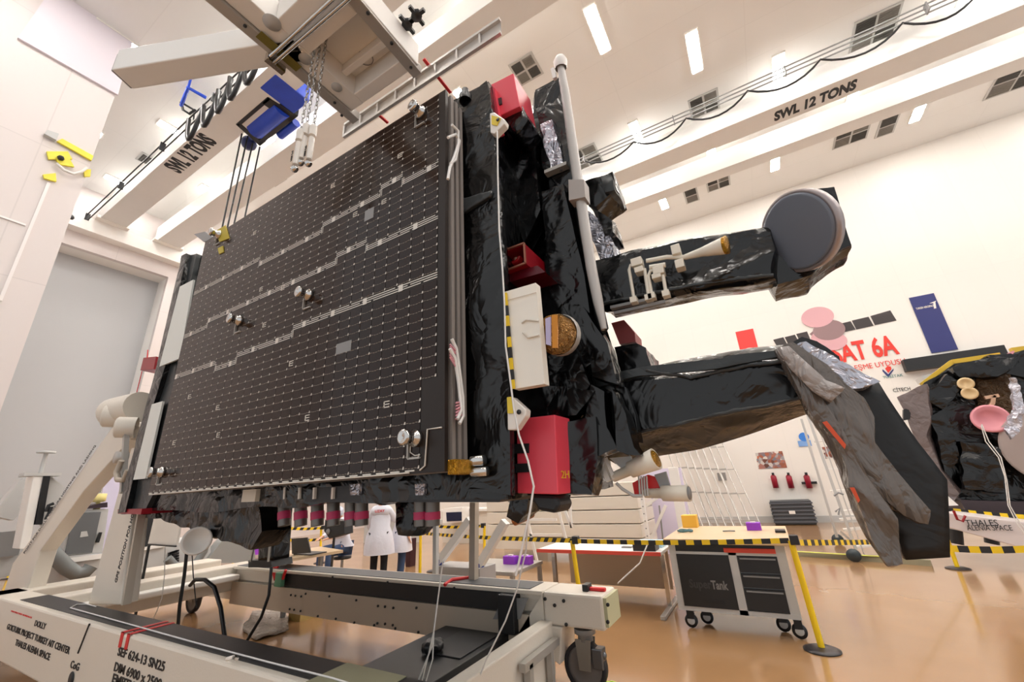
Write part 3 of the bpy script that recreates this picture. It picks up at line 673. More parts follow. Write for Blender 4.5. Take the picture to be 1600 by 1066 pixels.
# --- right hand module behind: decks, pipes and foil
MB().prism(onY([(770, 215), (792, 195), (836, 205), (838, 145), (876, 122), (905, 290), (948, 520), (968, 590), (940, 650), (905, 730), (886, 782), (800, 785), (780, 600)], 2.7), V(-.5, .8, 0)).crumple(.15, .04, 2.2, 21, fold=V(0, 0, 1), stretch=.35).build('antenna_deck_blanket', FOIL, S)
MB().prism(onY([(836, 145), (876, 126), (884, 200), (905, 290), (880, 300), (850, 265), (840, 180)], 2.55), V(0, .12, 0)).crumple(.09, .03, 4, 23, fold=V(.1, 0, 1), stretch=.4).build('deck_flap', FOIL, S)
MB().prism(onY([(845, 195), (862, 190), (874, 230), (880, 262), (862, 268), (852, 225)], 2.5), V(0, .05, 0)).crumple(.05, .02, 8, 24).build('silver_flap', FOILS, S)
MB().bar(on(853, 272, Y=2.5), on(887, 258, Y=2.5), .06, .03).build('edge_strip', ALU, S)
for i, pts in enumerate([[(800, 215), (832, 205), (845, 330), (820, 380), (806, 330)], [(780, 280), (800, 260), (812, 380), (790, 385)], [(845, 300), (880, 290), (915, 430), (930, 560), (890, 600), (860, 430)],
                         [(838, 445), (852, 440), (892, 500), (885, 520), (850, 520)], [(852, 560), (900, 540), (925, 600), (900, 640), (855, 610)], [(915, 480), (950, 540), (965, 600), (930, 590)],
                         [(925, 600), (945, 612), (950, 670), (965, 700), (930, 712), (915, 660)], [(800, 612), (860, 605), (925, 612), (900, 650), (825, 655)], [(955, 610), (975, 650), (990, 700), (1000, 712), (965, 705)], [(880, 660), (930, 650), (935, 720), (925, 775), (888, 770)]]):
    MB().prism(onY(pts, 2.5-.012*i), V(0, .13, 0)).crumple(.08, .028, 4.5, 30+i, fold=V(.25*(-1)**i, 0, 1), stretch=.4).build('foil_fold', FOIL, S)
# reflector rim seen edge on, reflector shell behind it
rim = onY([(876, 104), (884, 150), (893, 215), (903, 285), (913, 350), (924, 420), (934, 470), (944, 515)], 2.42)
rw = MB().tube(rim, [.03, .036, .038, .038, .038, .036, .034, .02], 8); rw.build('reflector_rim', mat('rim_grey', (190, 186, 182), .35, var=.08), S)
sh = MB(); dv = V(-.62, 1, 0)
for i in range(len(rim)-1):
    k0 = math.sin(math.pi*(i+.6)/8.2)*.9; k1 = math.sin(math.pi*(i+1.6)/8.2)*.9
    sh.loft([rim[i], rim[i+1], rim[i+1]+V(.03, 0, 0), rim[i]+V(.03, 0, 0)], [rim[i]+dv*k0, rim[i+1]+dv*k1, rim[i+1]+dv*k1+V(.03, 0, 0), rim[i]+dv*k0+V(.03, 0, 0)])
sh.build('reflector_shell', FOILG, S)
MB().lathe(rim[0]+V(0, 0, -.02), V(.1, -.2, 1), [(0, .05), (.06, .06), (.1, .04), (.12, 0)], 10).bar(rim[0]+V(-.06, 0, -.1), rim[0]+V(-.07, 0, .02), .03).build('rim_fitting', WHITE, S)
MB().prism([p+V(0, -.06, 0) for p in onY([(893, 288), (917, 288), (919, 315), (894, 320)], 2.42)], V(0, .1, 0)).build('rim_clamp', mat('clamp_grey', (168, 160, 155), .4), S)
# foil wrapped fittings right of the rim
for i, (pts, m) in enumerate([([(917, 285), (955, 268), (962, 295), (950, 305), (930, 322), (918, 318)], FOIL), ([(938, 275), (955, 270), (960, 296), (945, 300)], FOILG), ([(918, 330), (935, 340), (958, 378), (960, 398), (938, 402), (925, 370)], FOILS), ([(934, 332), (955, 345), (958, 362), (945, 368)], FOIL)]):
    MB().prism(onY(pts, 2.8-.03*(i % 2)), V(0, .3, 0)).crumple(.06, .02, 5, 50+i).build('wrapped_fitting', m, S)
MB().prism(onY([(952, 362), (958, 358), (962, 382), (957, 388)], 3.0), V(0, .1, 0)).build('red_cover', RED, S)
MB().prism(onY([(955, 505), (975, 500), (992, 520), (993, 534), (968, 538)], 3.0), V(0, .2, 0)).build('red_cover', mat('dusky_red', (170, 84, 84), .45), S)
MB().prism(onY([(960, 545), (995, 538), (1010, 545), (1018, 577), (975, 583)], 2.9), V(0, .4, 0)).crumple(.08, .025, 4, 57).build('wrapped_fitting', FOIL, S)
# red protective boxes
def redbox(A, depth, Y, m, name='red_cover_box'):
    o = MB().prism(onY(A, Y), V(0, depth, 0)).build(name, m, S, .006); return o
rb = redbox([(807, 655), (867, 648), (872, 773), (808, 771)], .22, 2.2, RED)
for z0, z1 in ((694, 709), (725, 739)):
    MB().prism(onY([(804, z0), (826, z0-1), (826, z1-1), (804, z1)], 2.19), V(0, .02, 0)).build('slot', DARK, rb)
text('2H', on(872, 748, Y=2.25)+V(.02, 0, 0), V(.3, .9, 0), Z_, .06, mat('yellow_lettering', (220, 170, 40), .5), rb)
MB().prism(onY([(827, 772), (868, 774), (875, 790), (868, 803), (840, 798), (832, 785)], 2.25), V(0, .2, 0)).build('box_foot', BLACK, S, .02)
rt = redbox([(767, 132), (802, 114), (812, 166), (780, 181)], .3, 2.2, RED)
MB().prism(onY([(772, 156), (783, 152), (784, 162), (774, 166)], 2.19), V(0, .02, 0)).build('slot', DARK, rt)
MB().prism(onY([(784, 180), (815, 167), (822, 182), (806, 208), (790, 200)], 2.25), V(0, .3, 0)).crumple(.1, .01, 4, 3).build('box_liner', FOIL, S)
MB().prism(onY([(768, 138), (772, 136), (783, 205), (778, 208)], 2.15), V(0, .05, 0)).build('edge_strip', RED, S)
MB().tube(onY([(767, 170), (774, 192)], 2.14), .008, 5).build('lanyard', REDD, S)
rm = MB(); A = onY([(777, 397), (820, 381), (822, 412), (781, 428)], 2.2); A2 = [a.lerp(sum(A, V(0, 0, 0))/4, .1) for a in A]
for i in range(4): rm.loft([A[i], A[(i+1) % 4], A2[(i+1) % 4], A2[i]], [A[i]+V(0, .3, 0), A[(i+1) % 4]+V(0, .3, 0), A2[(i+1) % 4]+V(0, .3, 0), A2[i]+V(0, .3, 0)])
rmo = rm.build('red_frame_box', REDD, S)
MB().prism([a+V(0, .3, 0) for a in A], V(0, .02, 0)).prism(onY([(776, 432), (840, 415), (852, 425), (780, 445)], 2.25), V(0, .25, 0)).build('box_back', mat('dark_crimson', (90, 10, 24), .3), rmo)
MB().lathe(on(808, 405, Y=2.36), V(0, -1, 0), [(0, .06), (.05, .06), (.06, .045), (.04, .04), (.04, .0)], 20).build('red_lens', mat('glossy_red', (236, 40, 50), .1, coat=1), rmo)
MB().lathe(on(808, 405, Y=2.33), V(0, -1, 0), [(0, .025), (.02, .02), (.03, 0)], 12).build('lens_core', mat('pale_lens', (255, 190, 170), .2), rmo)
fr = MB()
for i in range(4): fr.bar(A[i]+V(0, -.01, 0), A[(i+1) % 4]+V(0, -.01, 0), .012)
fr.build('box_lip', mat('lip_tan', (170, 110, 90), .4, metal=.4), rmo)
# white radiator with hazard edging
ra = MB().prism(onY([(789, 456), (837, 442), (851, 600), (803, 608)], 2.0), V(0, .06, 0)).build('white_radiator', mat('radiator_white', (244, 238, 226), .3), S)
MB().tube(onY([(815, 505), (822, 500), (842, 502)], 1.99), .006, 5).tube(onY([(817, 520), (825, 528), (842, 524)], 1.99), .006, 5).tube(onY([(790, 470), (838, 457)], 1.99), .003, 4).build('taped_lead', mat('faint_tape', (220, 210, 196), .4), ra)
hz2 = MB()
ys = [458, 478, 494, 510, 527, 543, 560, 578, 594, 608]
for i in range(9):
    f0, f1 = (ys[i]-456)/152, (ys[i+1]-456)/152
    hz2.prism(onY([(786+13*f0, ys[i]), (791+13*f0, ys[i]-1), (791+13*f1, ys[i+1]-1), (786+13*f1, ys[i+1])], 1.985), V(0, .01, 0), i % 2)
hz2.build('hazard_tape', [YEL, DARK], ra)
# wrapped round sensor
c = on(868, 518, Y=2.1)
MB().lathe(c+V(0, .1, 0), V(-.1, -1, -.1), [(0, .115), (.08, .12), (.12, .108), (.14, .07), (.13, 0)], 24).crumple(.04, .008, 9, 4).build('wrapped_sensor', mat('amber_film', (176, 130, 70), .15, metal=.5, bump=1., bscale=14, kind='foil', var=.6), S)
MB().lathe(c+V(0, .1, 0), V(-.1, -1, -.1), [(0, .125), (.03, .13), (.05, .125)], 24).build('sensor_ring', ALU, S)
MB().prism(onY([(862, 492), (871, 492), (871, 544), (863, 544)], 1.95), V(0, .01, 0)).prism(onY([(852, 498), (860, 495), (860, 540), (853, 538)], 1.955), V(0, .01, 0), 1).build('film_stripes', [mat('copper_film', (200, 130, 50), .2, metal=.6), mat('lilac_film', (190, 180, 215), .2)], S)
# white lifting lugs with yellow tape
for A, T in (([(765, 177), (772, 175), (789, 187), (788, 193), (772, 209), (766, 207)], [(768, 180), (782, 184), (776, 196), (768, 194)]),
             ([(792, 621), (800, 620), (822, 640), (821, 650), (806, 672), (793, 672)], [(792, 621), (800, 620), (801, 646), (793, 646)])):
    l = MB().prism(onY(A, 2.0), V(0, .06, 0)).build('lifting_lug', WHP, S, .006)
    MB().prism(onY(T, 1.99), V(0, .008, 0)).build('yellow_tape', YELD, l)
    p = on(A[3][0]-10, A[3][1]-6, Y=1.985); MB().lathe(p, V(0, -1, 0), [(0, .014), (.004, .014), (.004, 0)], 12).build('lug_hole', DARK, l)
MB().tube(onY([(777, 205), (778, 280), (780, 360), (785, 420), (788, 470), (790, 540), (798, 600), (803, 640), (811, 680), (825, 720), (834, 760), (828, 800), (815, 860), (806, 900)], 1.96), .006, 5).build('long_white_lead', WIRE, S)
# --- upper boom
FB = dict(edge=.1, amp=.022)
A = [on(928, 412, Y=3.1), on(925, 408, Y=2.8), on(930, 472, Y=2.75), on(945, 482, Y=2.8), on(962, 494, Y=3.1)]
B = [on(1210, 353, Y=3.1), on(1205, 356, Y=2.8), on(1208, 428, Y=2.75), on(1214, 438, Y=2.8), on(1222, 444, Y=3.1)]
M1 = [on(1075, 378, Y=3.1), on(1075, 380, Y=2.8), on(1075, 445, Y=2.75), on(1080, 458, Y=2.8), on(1085, 472, Y=3.1)]
MB().loft(A, M1).loft(M1, B).crumple(.09, .034, 4.2, 61, fold=V(1, 0, .2), stretch=.35).build('upper_boom', FOIL, S)
MB().prism(onY([(1262, 302), (1304, 293), (1332, 382), (1318, 388), (1285, 412), (1266, 432), (1215, 445), (1204, 425), (1205, 358), (1230, 330)], 2.85), V(0, .3, 0)).crumple(.09, .022, 4.5, 62).build('boom_end_box', FOIL, S)
dn = V(-.74, -.62, -.25).normalized(); c = on(1247, 362, Y=2.72)
dsk = MB().lathe(c, dn, [(-.03, .0), (-.03, .225), (.02, .225), (.022, .21), (.02, 0)], 40).build('boom_disc', mat('slate_disc', (112, 118, 130), .35, var=.06), S)
MB().tube2([c+dn*-.035, c+dn*-.035, c+dn*.012, c+dn*.012, c+dn*-.035], [.222, .245, .245, .222, .222], dn, 40, 0).build('disc_rim', mat('rim_alu', (170, 160, 160), .35, metal=.5), S)
# feed chain on the upper boom
hn = MB(); a, b_ = on(1070, 402, Y=2.66), on(1131, 384, Y=2.6); ax = (b_-a); L = ax.length
hn.lathe(a, ax, [(0, .018), (L*.45, .03), (L*.55, .035), (L, .055), (L, .05), (L*.9, 0)], 20).build('feed_horn', HORN, S)
MB().lathe(b_, ax, [(-.005, .054), (.02, .058), (.02, .0)], 20).build('horn_cap', GOLD, S)
for px, py, w3, h3 in ((1057, 393, .055, .07), (1063, 415, .055, .06), (996, 412, .075, .06), (1000, 424, .06, .04), (1030, 425, .07, .06), (1027, 434, .06, .035)):
    p = on(px, py, Y=2.66); MB().box(p.x-w3/2, p.x+w3/2, 2.62, 2.7, p.z-h3/2, p.z+h3/2).build('feed_plate', HORN, S, .004)
MB().tube(onY([(1010, 408), (1042, 402), (1070, 402)], 2.66), .016, 10).tube(onY([(1015, 418), (1040, 414)], 2.64), .018, 10).build('waveguide', HORN, S)
for pts in (((1000, 412), (985, 415), (983, 422), (991, 470)), ((1007, 420), (1014, 466)), ((1030, 420), (1016, 424), (1013, 432), (1019, 464)), ((1036, 430), (1041, 460))):
    MB().tube(onY(pts, 2.64), .012, 8).build('feed_pipe', HORN, S); p = on(*pts[-1], Y=2.64); MB().box(p.x-.022, p.x+.022, 2.61, 2.67, p.z-.02, p.z+.02).build('pipe_flange', HORN, S)
MB().bar(on(955, 482, Y=2.68), on(1020, 468, Y=2.68), .05, .02).bar(on(960, 490, Y=2.68), on(1040, 472, Y=2.68), .03, .02).build('pipe_saddle', GREY, S)
# --- lower boom
A = [on(935, 585, Y=3.1), on(915, 606, Y=2.72), on(925, 690, Y=2.7), on(960, 725, Y=3.0)]
M1 = [on(1080, 562, Y=3.1), on(1075, 588, Y=2.72), on(1080, 655, Y=2.7), on(1090, 698, Y=3.0)]
B = [on(1232, 543, Y=3.1), on(1245, 562, Y=2.72), on(1262, 620, Y=2.7), on(1275, 643, Y=3.0)]
MB().loft(A, M1).loft(M1, B).crumple(.09, .036, 3.8, 71, fold=V(1, 0, .2), stretch=.3).build('lower_boom', FOIL, S)
MB().prism(onY([(930, 590), (1000, 575), (1120, 560), (1225, 545), (1228, 556), (1120, 575), (1000, 590), (932, 604)], 2.68), V(0, .03, 0)).crumple(.07, .02, 6, 72, fold=V(1, 0, .2), stretch=.3).build('boom_top_fold', FOILG, S)  # lighter grey foil strip stands in for the lit upper face of the boom
for pts in (((1001, 674), (1060, 662), (1130, 646), (1200, 633), (1255, 622)), ((1010, 580), (1080, 590), (1160, 573), (1245, 561))):
    MB().tube(onY(pts, 2.69), .01, 6).crumple(.03, .008, 12, 77).build('boom_seam_fold', FOILG, S)  # thin grey foil tubes paint the highlights along the lower boom creases
MB().tube(onY([(935, 476), (1000, 462), (1075, 447), (1150, 436), (1208, 430)], 2.74), .01, 6).crumple(.03, .008, 12, 78).build('boom_seam_fold', FOILG, S)  # painted crease highlight of the upper boom, as a grey foil tube
for i, pts in enumerate([[(945, 612), (958, 615), (975, 680), (984, 712), (965, 700)], [(960, 600), (975, 606), (992, 650), (1000, 690), (985, 680)], [(925, 640), (935, 625), (950, 700), (940, 712)]]):
    MB().prism(onY(pts, 2.6-.03*i), V(0, .06, 0)).crumple(.05, .02, 6, 140+i, fold=V(.2, 0, -1), stretch=.3).build('foil_fold', FOIL if i else FOILG, S)
# end assembly: black plate, smoky plastic bag, silver foil
MB().prism(onY([(1300, 604), (1373, 597), (1431, 688), (1475, 748), (1483, 868), (1417, 873), (1380, 800), (1345, 700)], 2.75), V(0, .2, 0)).crumple(.16, .01, 2, 81).build('end_plate', mat('matte_black_sheet', (20, 20, 21), .45, bump=.2, bscale=3, kind='foil'), S)
drp = MB()
drp.prism(onY([(1216, 548), (1240, 542), (1290, 575), (1318, 606), (1345, 628), (1361, 655), (1366, 690), (1400, 740), (1440, 790), (1437, 806), (1408, 800), (1365, 765), (1330, 700), (1290, 640), (1250, 600)], 2.6), V(0, .16, 0))
drp.crumple(.05, .038, 6.5, 82, fold=V(.55, 0, -1), stretch=.18).build('plastic_shroud', DRAPE, S)
MB().prism(onY([(1222, 560), (1262, 600), (1310, 670), (1350, 745), (1372, 775), (1395, 810), (1413, 868), (1416, 884), (1396, 884), (1368, 845), (1344, 800), (1322, 735), (1292, 680), (1262, 640)], 2.55), V(0, .14, 0)).crumple(.05, .038, 6.5, 83, fold=V(.5, 0, -1), stretch=.18).build('plastic_shroud', DRAPE, S)
MB().prism(onY([(1216, 547), (1232, 543), (1262, 572), (1290, 598), (1318, 606), (1300, 628), (1272, 612), (1240, 580)], 2.5), V(0, .08, 0)).crumple(.06, .02, 5, 87, fold=V(.6, 0, -1), stretch=.3).build('clear_film', mat('clear_film', (170, 162, 158), .2, bump=.6, bscale=7, kind='foil'), S)
MB().prism(onY([(1232, 547), (1262, 534), (1290, 547), (1314, 566), (1345, 580), (1373, 596), (1340, 606), (1316, 608), (1284, 592)], 2.62), V(0, .12, 0)).crumple(.04, .016, 9, 84).build('silver_foil', FOILS, S)
MB().prism(onY([(1237, 537), (1252, 529), (1275, 535), (1312, 557), (1314, 567), (1290, 560), (1262, 550)], 2.68), V(0, .1, 0)).crumple(.05, .012, 6, 85).build('foil_crown', FOIL, S)
MB().prism(onY([(1285, 660), (1292, 658), (1322, 695), (1320, 702)], 2.5), V(0, .01, 0)).prism(onY([(1328, 762), (1335, 762), (1344, 782), (1341, 786)], 2.5), V(0, .01, 0)).build('orange_tape', mat('orange_tape', (220, 82, 40), .5), S)
# lower horns and bracket
def horn(a, b_, r0, r1, Y, capm=GOLD):
    a, b_ = on(*a, Y=Y), on(*b_, Y=Y-.05); ax = b_-a; L = ax.length
    h = MB().lathe(a, ax, [(0, r0*.9), (L*.4, r0), (L*.42, r0*1.5), (L, r1), (L, r1*.86), (L*.9, r1*.8), (L*.9, 0)], 26).build('feed_horn', HORN, S)
    MB().lathe(b_, ax, [(-.012, r1*.8), (.003, r1*.8), (.0035, 0)], 26).build('horn_cap', capm, S)
horn((958, 746), (1025, 717), .032, .062, 2.6)
horn((1008, 771), (1077, 771), .03, .045, 2.75, GREY)
MB().prism(onY([(952, 716), (985, 713), (988, 728), (974, 735)], 2.6), V(0, .03, 0)).build('bracket', GREYL, S)
MB().bar(on(938, 718, Y=2.6), on(952, 752, Y=2.6), .04, .03).bar(on(946, 716, Y=2.58), on(960, 748, Y=2.58), .02, .02).prism(onY([(910, 750), (938, 744), (944, 752), (915, 757)], 2.55), V(0, .03, 0)).build('feed_bracket', WHITE, S)
MB().prism(onY([(988, 755), (1012, 742), (1026, 746), (1032, 768), (992, 776)], 2.75), V(0, .03, 0)).build('red_cover', REDP, S)
MB().prism(onY([(1022, 742), (1040, 737), (1048, 765), (1034, 768)], 2.74), V(0, .03, 0)).build('bracket', GREY, S)
for k in range(4): MB().tube(onY([(998+k*4, 744), (1000+k*4, 775)], 2.7), .006, 5).build('feed_line', GREYL, S)
MB().tube(onY([(963, 755), (972, 764), (990, 775), (1004, 775)], 2.62), .01, 7).build('feed_line', GREYL, S)
# left end items
rl = MB().prism(onY([(219, 579), (224, 559), (244, 557), (240, 577)], 2.4), V(-.05, .2, 0)).build('red_end_cover', REDD, S, .005)
MB().tube([on(231, 547, Y=2.4), on(230, 560, Y=2.4)], .008, 5).tube([on(222, 580, Y=2.4), on(208, 636, Y=2.4)], .006, 5).build('red_lanyard', REDP, S)
MB().prism(onY([(184, 796), (222, 795), (220, 804), (184, 803)], 2.0), V(0, .3, 0)).build('red_base_trim', REDD, S)
# underside: frame rail, strips, cylinders with pink tape, nozzle
MB().prism(onY([(196, 800), (280, 770), (400, 772), (404, 785), (410, 830), (395, 855), (340, 838), (300, 828), (255, 812)], 2.3), V(0, .25, 0)).crumple(.12, .035, 3, 91).build('underside_blanket', FOIL, S)
MB().prism(onY([(404, 768), (720, 748), (790, 770), (780, 785), (404, 785)], 2.1), V(0, .4, 0)).build('underside_rail', mat('rail_charcoal', (32, 32, 36), .4), S)
MB().bar(on(383, 775, Y=2.08), on(404, 774, Y=2.08), .05, .1).build('pale_plate', HORN, S)
for px in (446, 469, 492, 521): MB().bar(on(px, 762, Y=2.09), on(px-1, 780, Y=2.09), .02, .02).build('rail_clip', WHP, S)
for px in (554, 656): MB().prism(onY([(px-8, 757), (px+8, 756), (px+7, 774), (px-7, 774)], 2.08), V(0, .02, 0)).build('foil_clip', FOILS, S)
CYL = mat('thruster_grey', (120, 116, 112), .35, metal=.6, var=.1)
for px in (444, 470, 496, 521, 549, 565, 658, 676):
    c0, c1 = on(px, 782, Y=2.35), on(px, 822, Y=2.35)
    cy = MB().tube([c0, c1], .05, 16).build('thruster', CYL, S)
    MB().tube([c0.lerp(c1, .45), c0.lerp(c1, .75)], .054, 16).build('pink_band', PINK, cy)
MB().ball(on(345, 815, Y=2.5), .2, 12, sc=(1.2, 1, .7)).crumple(.08, .03, 5, 93).build('nozzle_wrap', FOIL, S)
c = on(303, 847, Y=2.15)
MB().lathe(c+V(-.08, .06, 0), V(.9, -.42, .08), [(0, .1), (.1, .125), (.125, .12), (.115, .1), (.08, .06), (.08, 0)], 26).build('white_nozzle', WHP, S)
for A in ([(800, 772), (828, 770), (822, 800), (806, 814), (790, 805)], [(560, 784), (650, 784), (662, 812), (640, 836), (622, 835), (618, 790)]):
    MB().prism(onY(A, 2.6), V(0, .2, 0)).crumple(.09, .025, 4, 95).build('underside_wrap', FOIL, S)
MB().tube(onY([(803, 816), (820, 803), (829, 798)], 2.85), [.03, .05, .05], 10).build('copper_pipe', mat('copper', (190, 120, 70), .3, metal=.7), S)

# ================================================================== LIFTING SPREADER above
Lf = thing('lifting_spreader', 'white and aluminium lifting frame hanging over the satellite, with box arms', 'lifting frame', on(560, 120, Z=5.5))
zf = 5.5
def onz(pts, z=zf): return [on(a, b, Z=z) for a, b in pts]
def zprism(pts, z, h): return MB().prism(onz(pts, z), V(0, 0, h))
hb = .26; zb = zf+.02
R = on(550, 174, Z=zb); L_ = on(483, 113, Z=zb); Rx = on(657, 110, Z=zb).x; wL = .17
def bx(x0, x1, y0, y1, name='box_beam', z0=zb, h=hb, m=WHITE): return MB().box(x0, x1, y0, y1, z0, z0+h).build(name, m, Lf, .008)
bx(R.x, R.x+wL, -.2, R.y)                     # long beam along the left rail
bx(R.x+wL, Rx-.1, R.y-.12, R.y)               # outer cross beam
bx(Rx-.1, Rx+.02, .2, R.y)                    # right beam
bx(R.x+wL, Rx-.1, L_.y-.42, L_.y-.1)          # inner cross beam
bx(R.x+wL, Rx-.1, L_.y-.1, R.y-.12, 'cover_plate', zb+hb-.03, .03)
bx(R.x+wL, Rx-.1, (L_.y+R.y)/2-.03, (L_.y+R.y)/2+.03, 'frame_rib', zb+hb-.13, .1)
p, q = on(208, 140, Z=zb), on(430, 104, Z=zb); d_ = (q-p).normalized(); s_ = V(d_.y, -d_.x, 0)*.2
e_ = p+d_*((R.x+.1-p.x)/d_.x)
MB().loft([p, p+s_, p+s_+V(0, 0, hb), p+V(0, 0, hb)], [e_, e_+s_, e_+s_+V(0, 0, hb), e_+V(0, 0, hb)]).build('box_arm', WHITE, Lf, .01)
MB().loft([p-d_*.03+V(0, 0, .02), p-d_*.03+s_*.9+V(0, 0, .02), p-d_*.03+s_*.9+V(0, 0, hb-.03), p-d_*.03+V(0, 0, hb-.03)], [p+V(0, 0, .02), p+s_*.9+V(0, 0, .02), p+s_*.9+V(0, 0, hb-.03), p+V(0, 0, hb-.03)]).build('arm_end_plate', GREY, Lf)
e2 = V(Rx, L_.y-.2, zb)
MB().loft([e2, e2+V(0, -.2, 0), e2+V(0, -.2, hb), e2+V(0, 0, hb)], [e2+V(1.1, -.45, 0), e2+V(1.1, -.65, 0), e2+V(1.1, -.65, hb), e2+V(1.1, -.45, hb)]).build('box_arm', WHITE, Lf, .01)
for px, py, r in ((477, 92, .055), (526, 136, .05), (425, 35, .07)):
    c = on(px, py, Z=zb-.001); MB().lathe(c, V(0, 0, -1), [(0, r), (.006, r), (.007, 0)], 24).build('arm_hole', GREYL, Lf)
c = on(571, 91, Z=zb+hb-.04); b = MB(); b.tube([c+V(math.cos(a*.4)*.07, math.sin(a*.4)*.07, 0) for a in range(17)], .005, 5).build('ring_mark', GREY, Lf)
def lrail(a, b_, label=None):
    p, q = on(*a, Z=zf), on(*b_, Z=zf)
    MB().bar(p, q, .09, .012).bar(p+V(.045, 0, .04), q+V(.045, 0, .04), .012, .09).build('angle_rail', ALU, Lf)
lrail((318, -12), (556, 190)); lrail((535, -20), (652, 118))
pa = on(404, 53, Z=zf-.01); pb = on(467, 108, Z=zf-.01)
MB().bar(pa, pb, .085, .006).build('olive_strip', mat('olive_strip', (118, 108, 40), .5), Lf)
for (a, b_) in (((423, 88), (530, -10)), ((428, 98), (552, -8))):
    MB().tube([on(*a, Z=zf-.04), on(*b_, Z=zf-.04)], .018, 10).build('tube_rail', STEEL, Lf)
MB().box(-3.02, -2.97, 1.2, 1.36, zf-.08, zf+.02).build('tube_clamp', STEEL, Lf)
lad = MB(); p, q = on(537, 214, Z=zf), on(782, 50, Z=zf); y = p.y
x0, x1 = p.x, q.x
lad.bar(V(x0, y, zf), V(x1, y, zf), .03, .03).bar(V(x0, y, zf+.17), V(x1, y, zf+.17), .03, .03)
k = x0
while k <= x1: lad.bar(V(k, y, zf), V(k, y, zf+.17), .02, .02, X_); k += .26
lad.add([V(x0, y+.012, zf), V(x1, y+.012, zf), V(x1, y+.012, zf+.17), V(x0, y+.012, zf+.17)], [(0, 1, 2, 3)])
lad.build('ladder_rail', mat('pale_alu', (205, 200, 195), .35, metal=.5), Lf)
bl = MB()
for px, py in ((383, 40), (523, 160), (534, 180), (575, 20), (612, 67), (642, 105)): bl.lathe(on(px, py, Z=zf-.008), V(0, 0, -1), [(0, .014), (.012, .014), (.013, 0)], 8)
bl.build('rail_bolts', DARK, Lf)
text('THALES ALENIA SPACE', on(545, -25, Z=zf+.08), on(600, 38, Z=zf+.08)-on(545, -25, Z=zf+.08), V(-.5, -1, 0), .07, INK, Lf, width=.55)
for a, b_ in (((395, -5), (440, 37)), ((662, 92), (704, 145)), ((583, 172), (606, 192))):
    MB().bar(on(*a, Z=zf+.2), on(*b_, Z=zf+.2), .03, .015).build('red_strap', REDP, Lf)
for cx, cy in ((651, 22), (636, 36)):
    c = on(cx, cy, Z=zf+.3); MB().lathe(c, V(0, 0, -1), [(0, .05), (.04, .05), (.04, .0)], 6).bar(c+V(-.09, 0, -.02), c+V(.09, 0, -.02), .03).bar(c+V(0, -.09, -.02), c+V(0, .09, -.02), .03).build('wing_knob', DARK, Lf)
# chains with tags
def chain(pxa, pxb, label, Y0):
    t = thing('lifting_chain', label, 'chain', on(*pxa, Y=Y0), 'steel chains under the lifting frame')
    a, b_ = on(*pxa, Y=Y0), on(*pxb, Y=Y0); n = int((b_-a).length/.045); ch = MB()
    for i in range(n):
        c = a.lerp(b_, (i+.5)/n); dd = (b_-a).normalized(); sd = (X_ if i % 2 else Y_)
        pts = [c+dd*(.028*math.cos(k*math.pi/4))+sd*(.012*math.sin(k*math.pi/4)) for k in range(9)]
        ch.tube(pts, .0045, 4, cap=False)
    ch.build('links', STEEL, t)
    g = MB().tube([b_, b_+(b_-a).normalized()*.1], .03, 10).build('sleeve', WHP, t)
    e = b_+(b_-a).normalized()*.12
    g2 = MB().tube([e, e+(b_-a).normalized()*.22], .022, 10).build('tag', WHP, t)
    text('1000 KG', e+V(-.012, -.026, -.2), Z_, V(-1, 0, 0), .03, INK, g2)
    MB().ball(e+(b_-a).normalized()*.26, .03, 8).build('hook', STEEL, t)
chain((500, 25), (470, 205), 'left steel chain with white sleeve above the panel', 1.42)
chain((507, 30), (479, 196), 'middle steel chain with white sleeve above the panel', 1.45)
chain((515, 25), (490, 198), 'right steel chain with white sleeve above the panel', 1.48)

# ================================================================== LEFT SIDE EQUIPMENT
E1 = thing('white_machine', 'long white machine with glazed cabinet and hose behind the dolly left end', 'machine', (-11.5, 4, 0))
XM = -11.2
def onX(pts, X): return [on(a, b, X=X) for a, b in pts]
MB().prism(onX([(45, 886), (170, 868), (330, 838), (330, 880), (170, 930), (45, 975)], XM), V(-1.0, 0, 0)).build('base', GREYL, E1, .02)
MB().bar(*onX([(58, 882), (160, 869)], XM+.03), .08, .08).bar(*onX([(200, 862), (258, 852)], XM+.03), .06, .06).build('rail', WHITE, E1)
MB().prism(onX([(98, 870), (112, 798), (170, 795), (160, 864)], XM-.05), V(-.8, 0, 0)).build('cabinet', GREYL, E1, .01)
MB().prism(onX([(102, 867), (115, 802), (158, 800), (144, 864)], XM), V(-.05, 0, 0)).build('cabinet_window', mat('smoked_glass', (104, 106, 108), .15), E1)
MB().prism(onX([(125, 840), (138, 838), (136, 830), (127, 831)], XM+.01), V(-.01, 0, 0)).build('window_sticker', GREYL, E1)
MB().prism(onX([(150, 848), (156, 832), (160, 832), (155, 848)], XM+.02), V(-.05, 0, 0)).build('handle', BLACK, E1)
MB().prism(onX([(118, 795), (168, 785), (168, 793), (115, 797)], XM), V(-.6, 0, 0)).build('roof_box', mat('dark_plum', (50, 34, 44), .4), E1)
bc = on(156, 777, X=XM-.2)
MB().lathe(bc, Z_, [(-.25, .06), (-.1, .03), (-.08, .1), (.06, .1), (.07, 0)], 14).build('beacon', mat('beacon_amber', (240, 226, 150), .3), E1)
MB().tube([on(157, 770, X=XM-.2), on(168, 715, X=XM-.2)], .015, 5).build('antenna_rod', GREY, E1)
MB().tube([on(px, py, X=XM+.25) for px, py in ((70, 862), (82, 864), (92, 875), (105, 888), (120, 897), (135, 893), (142, 885))], .11, 12).build('hose', HOSE, E1)
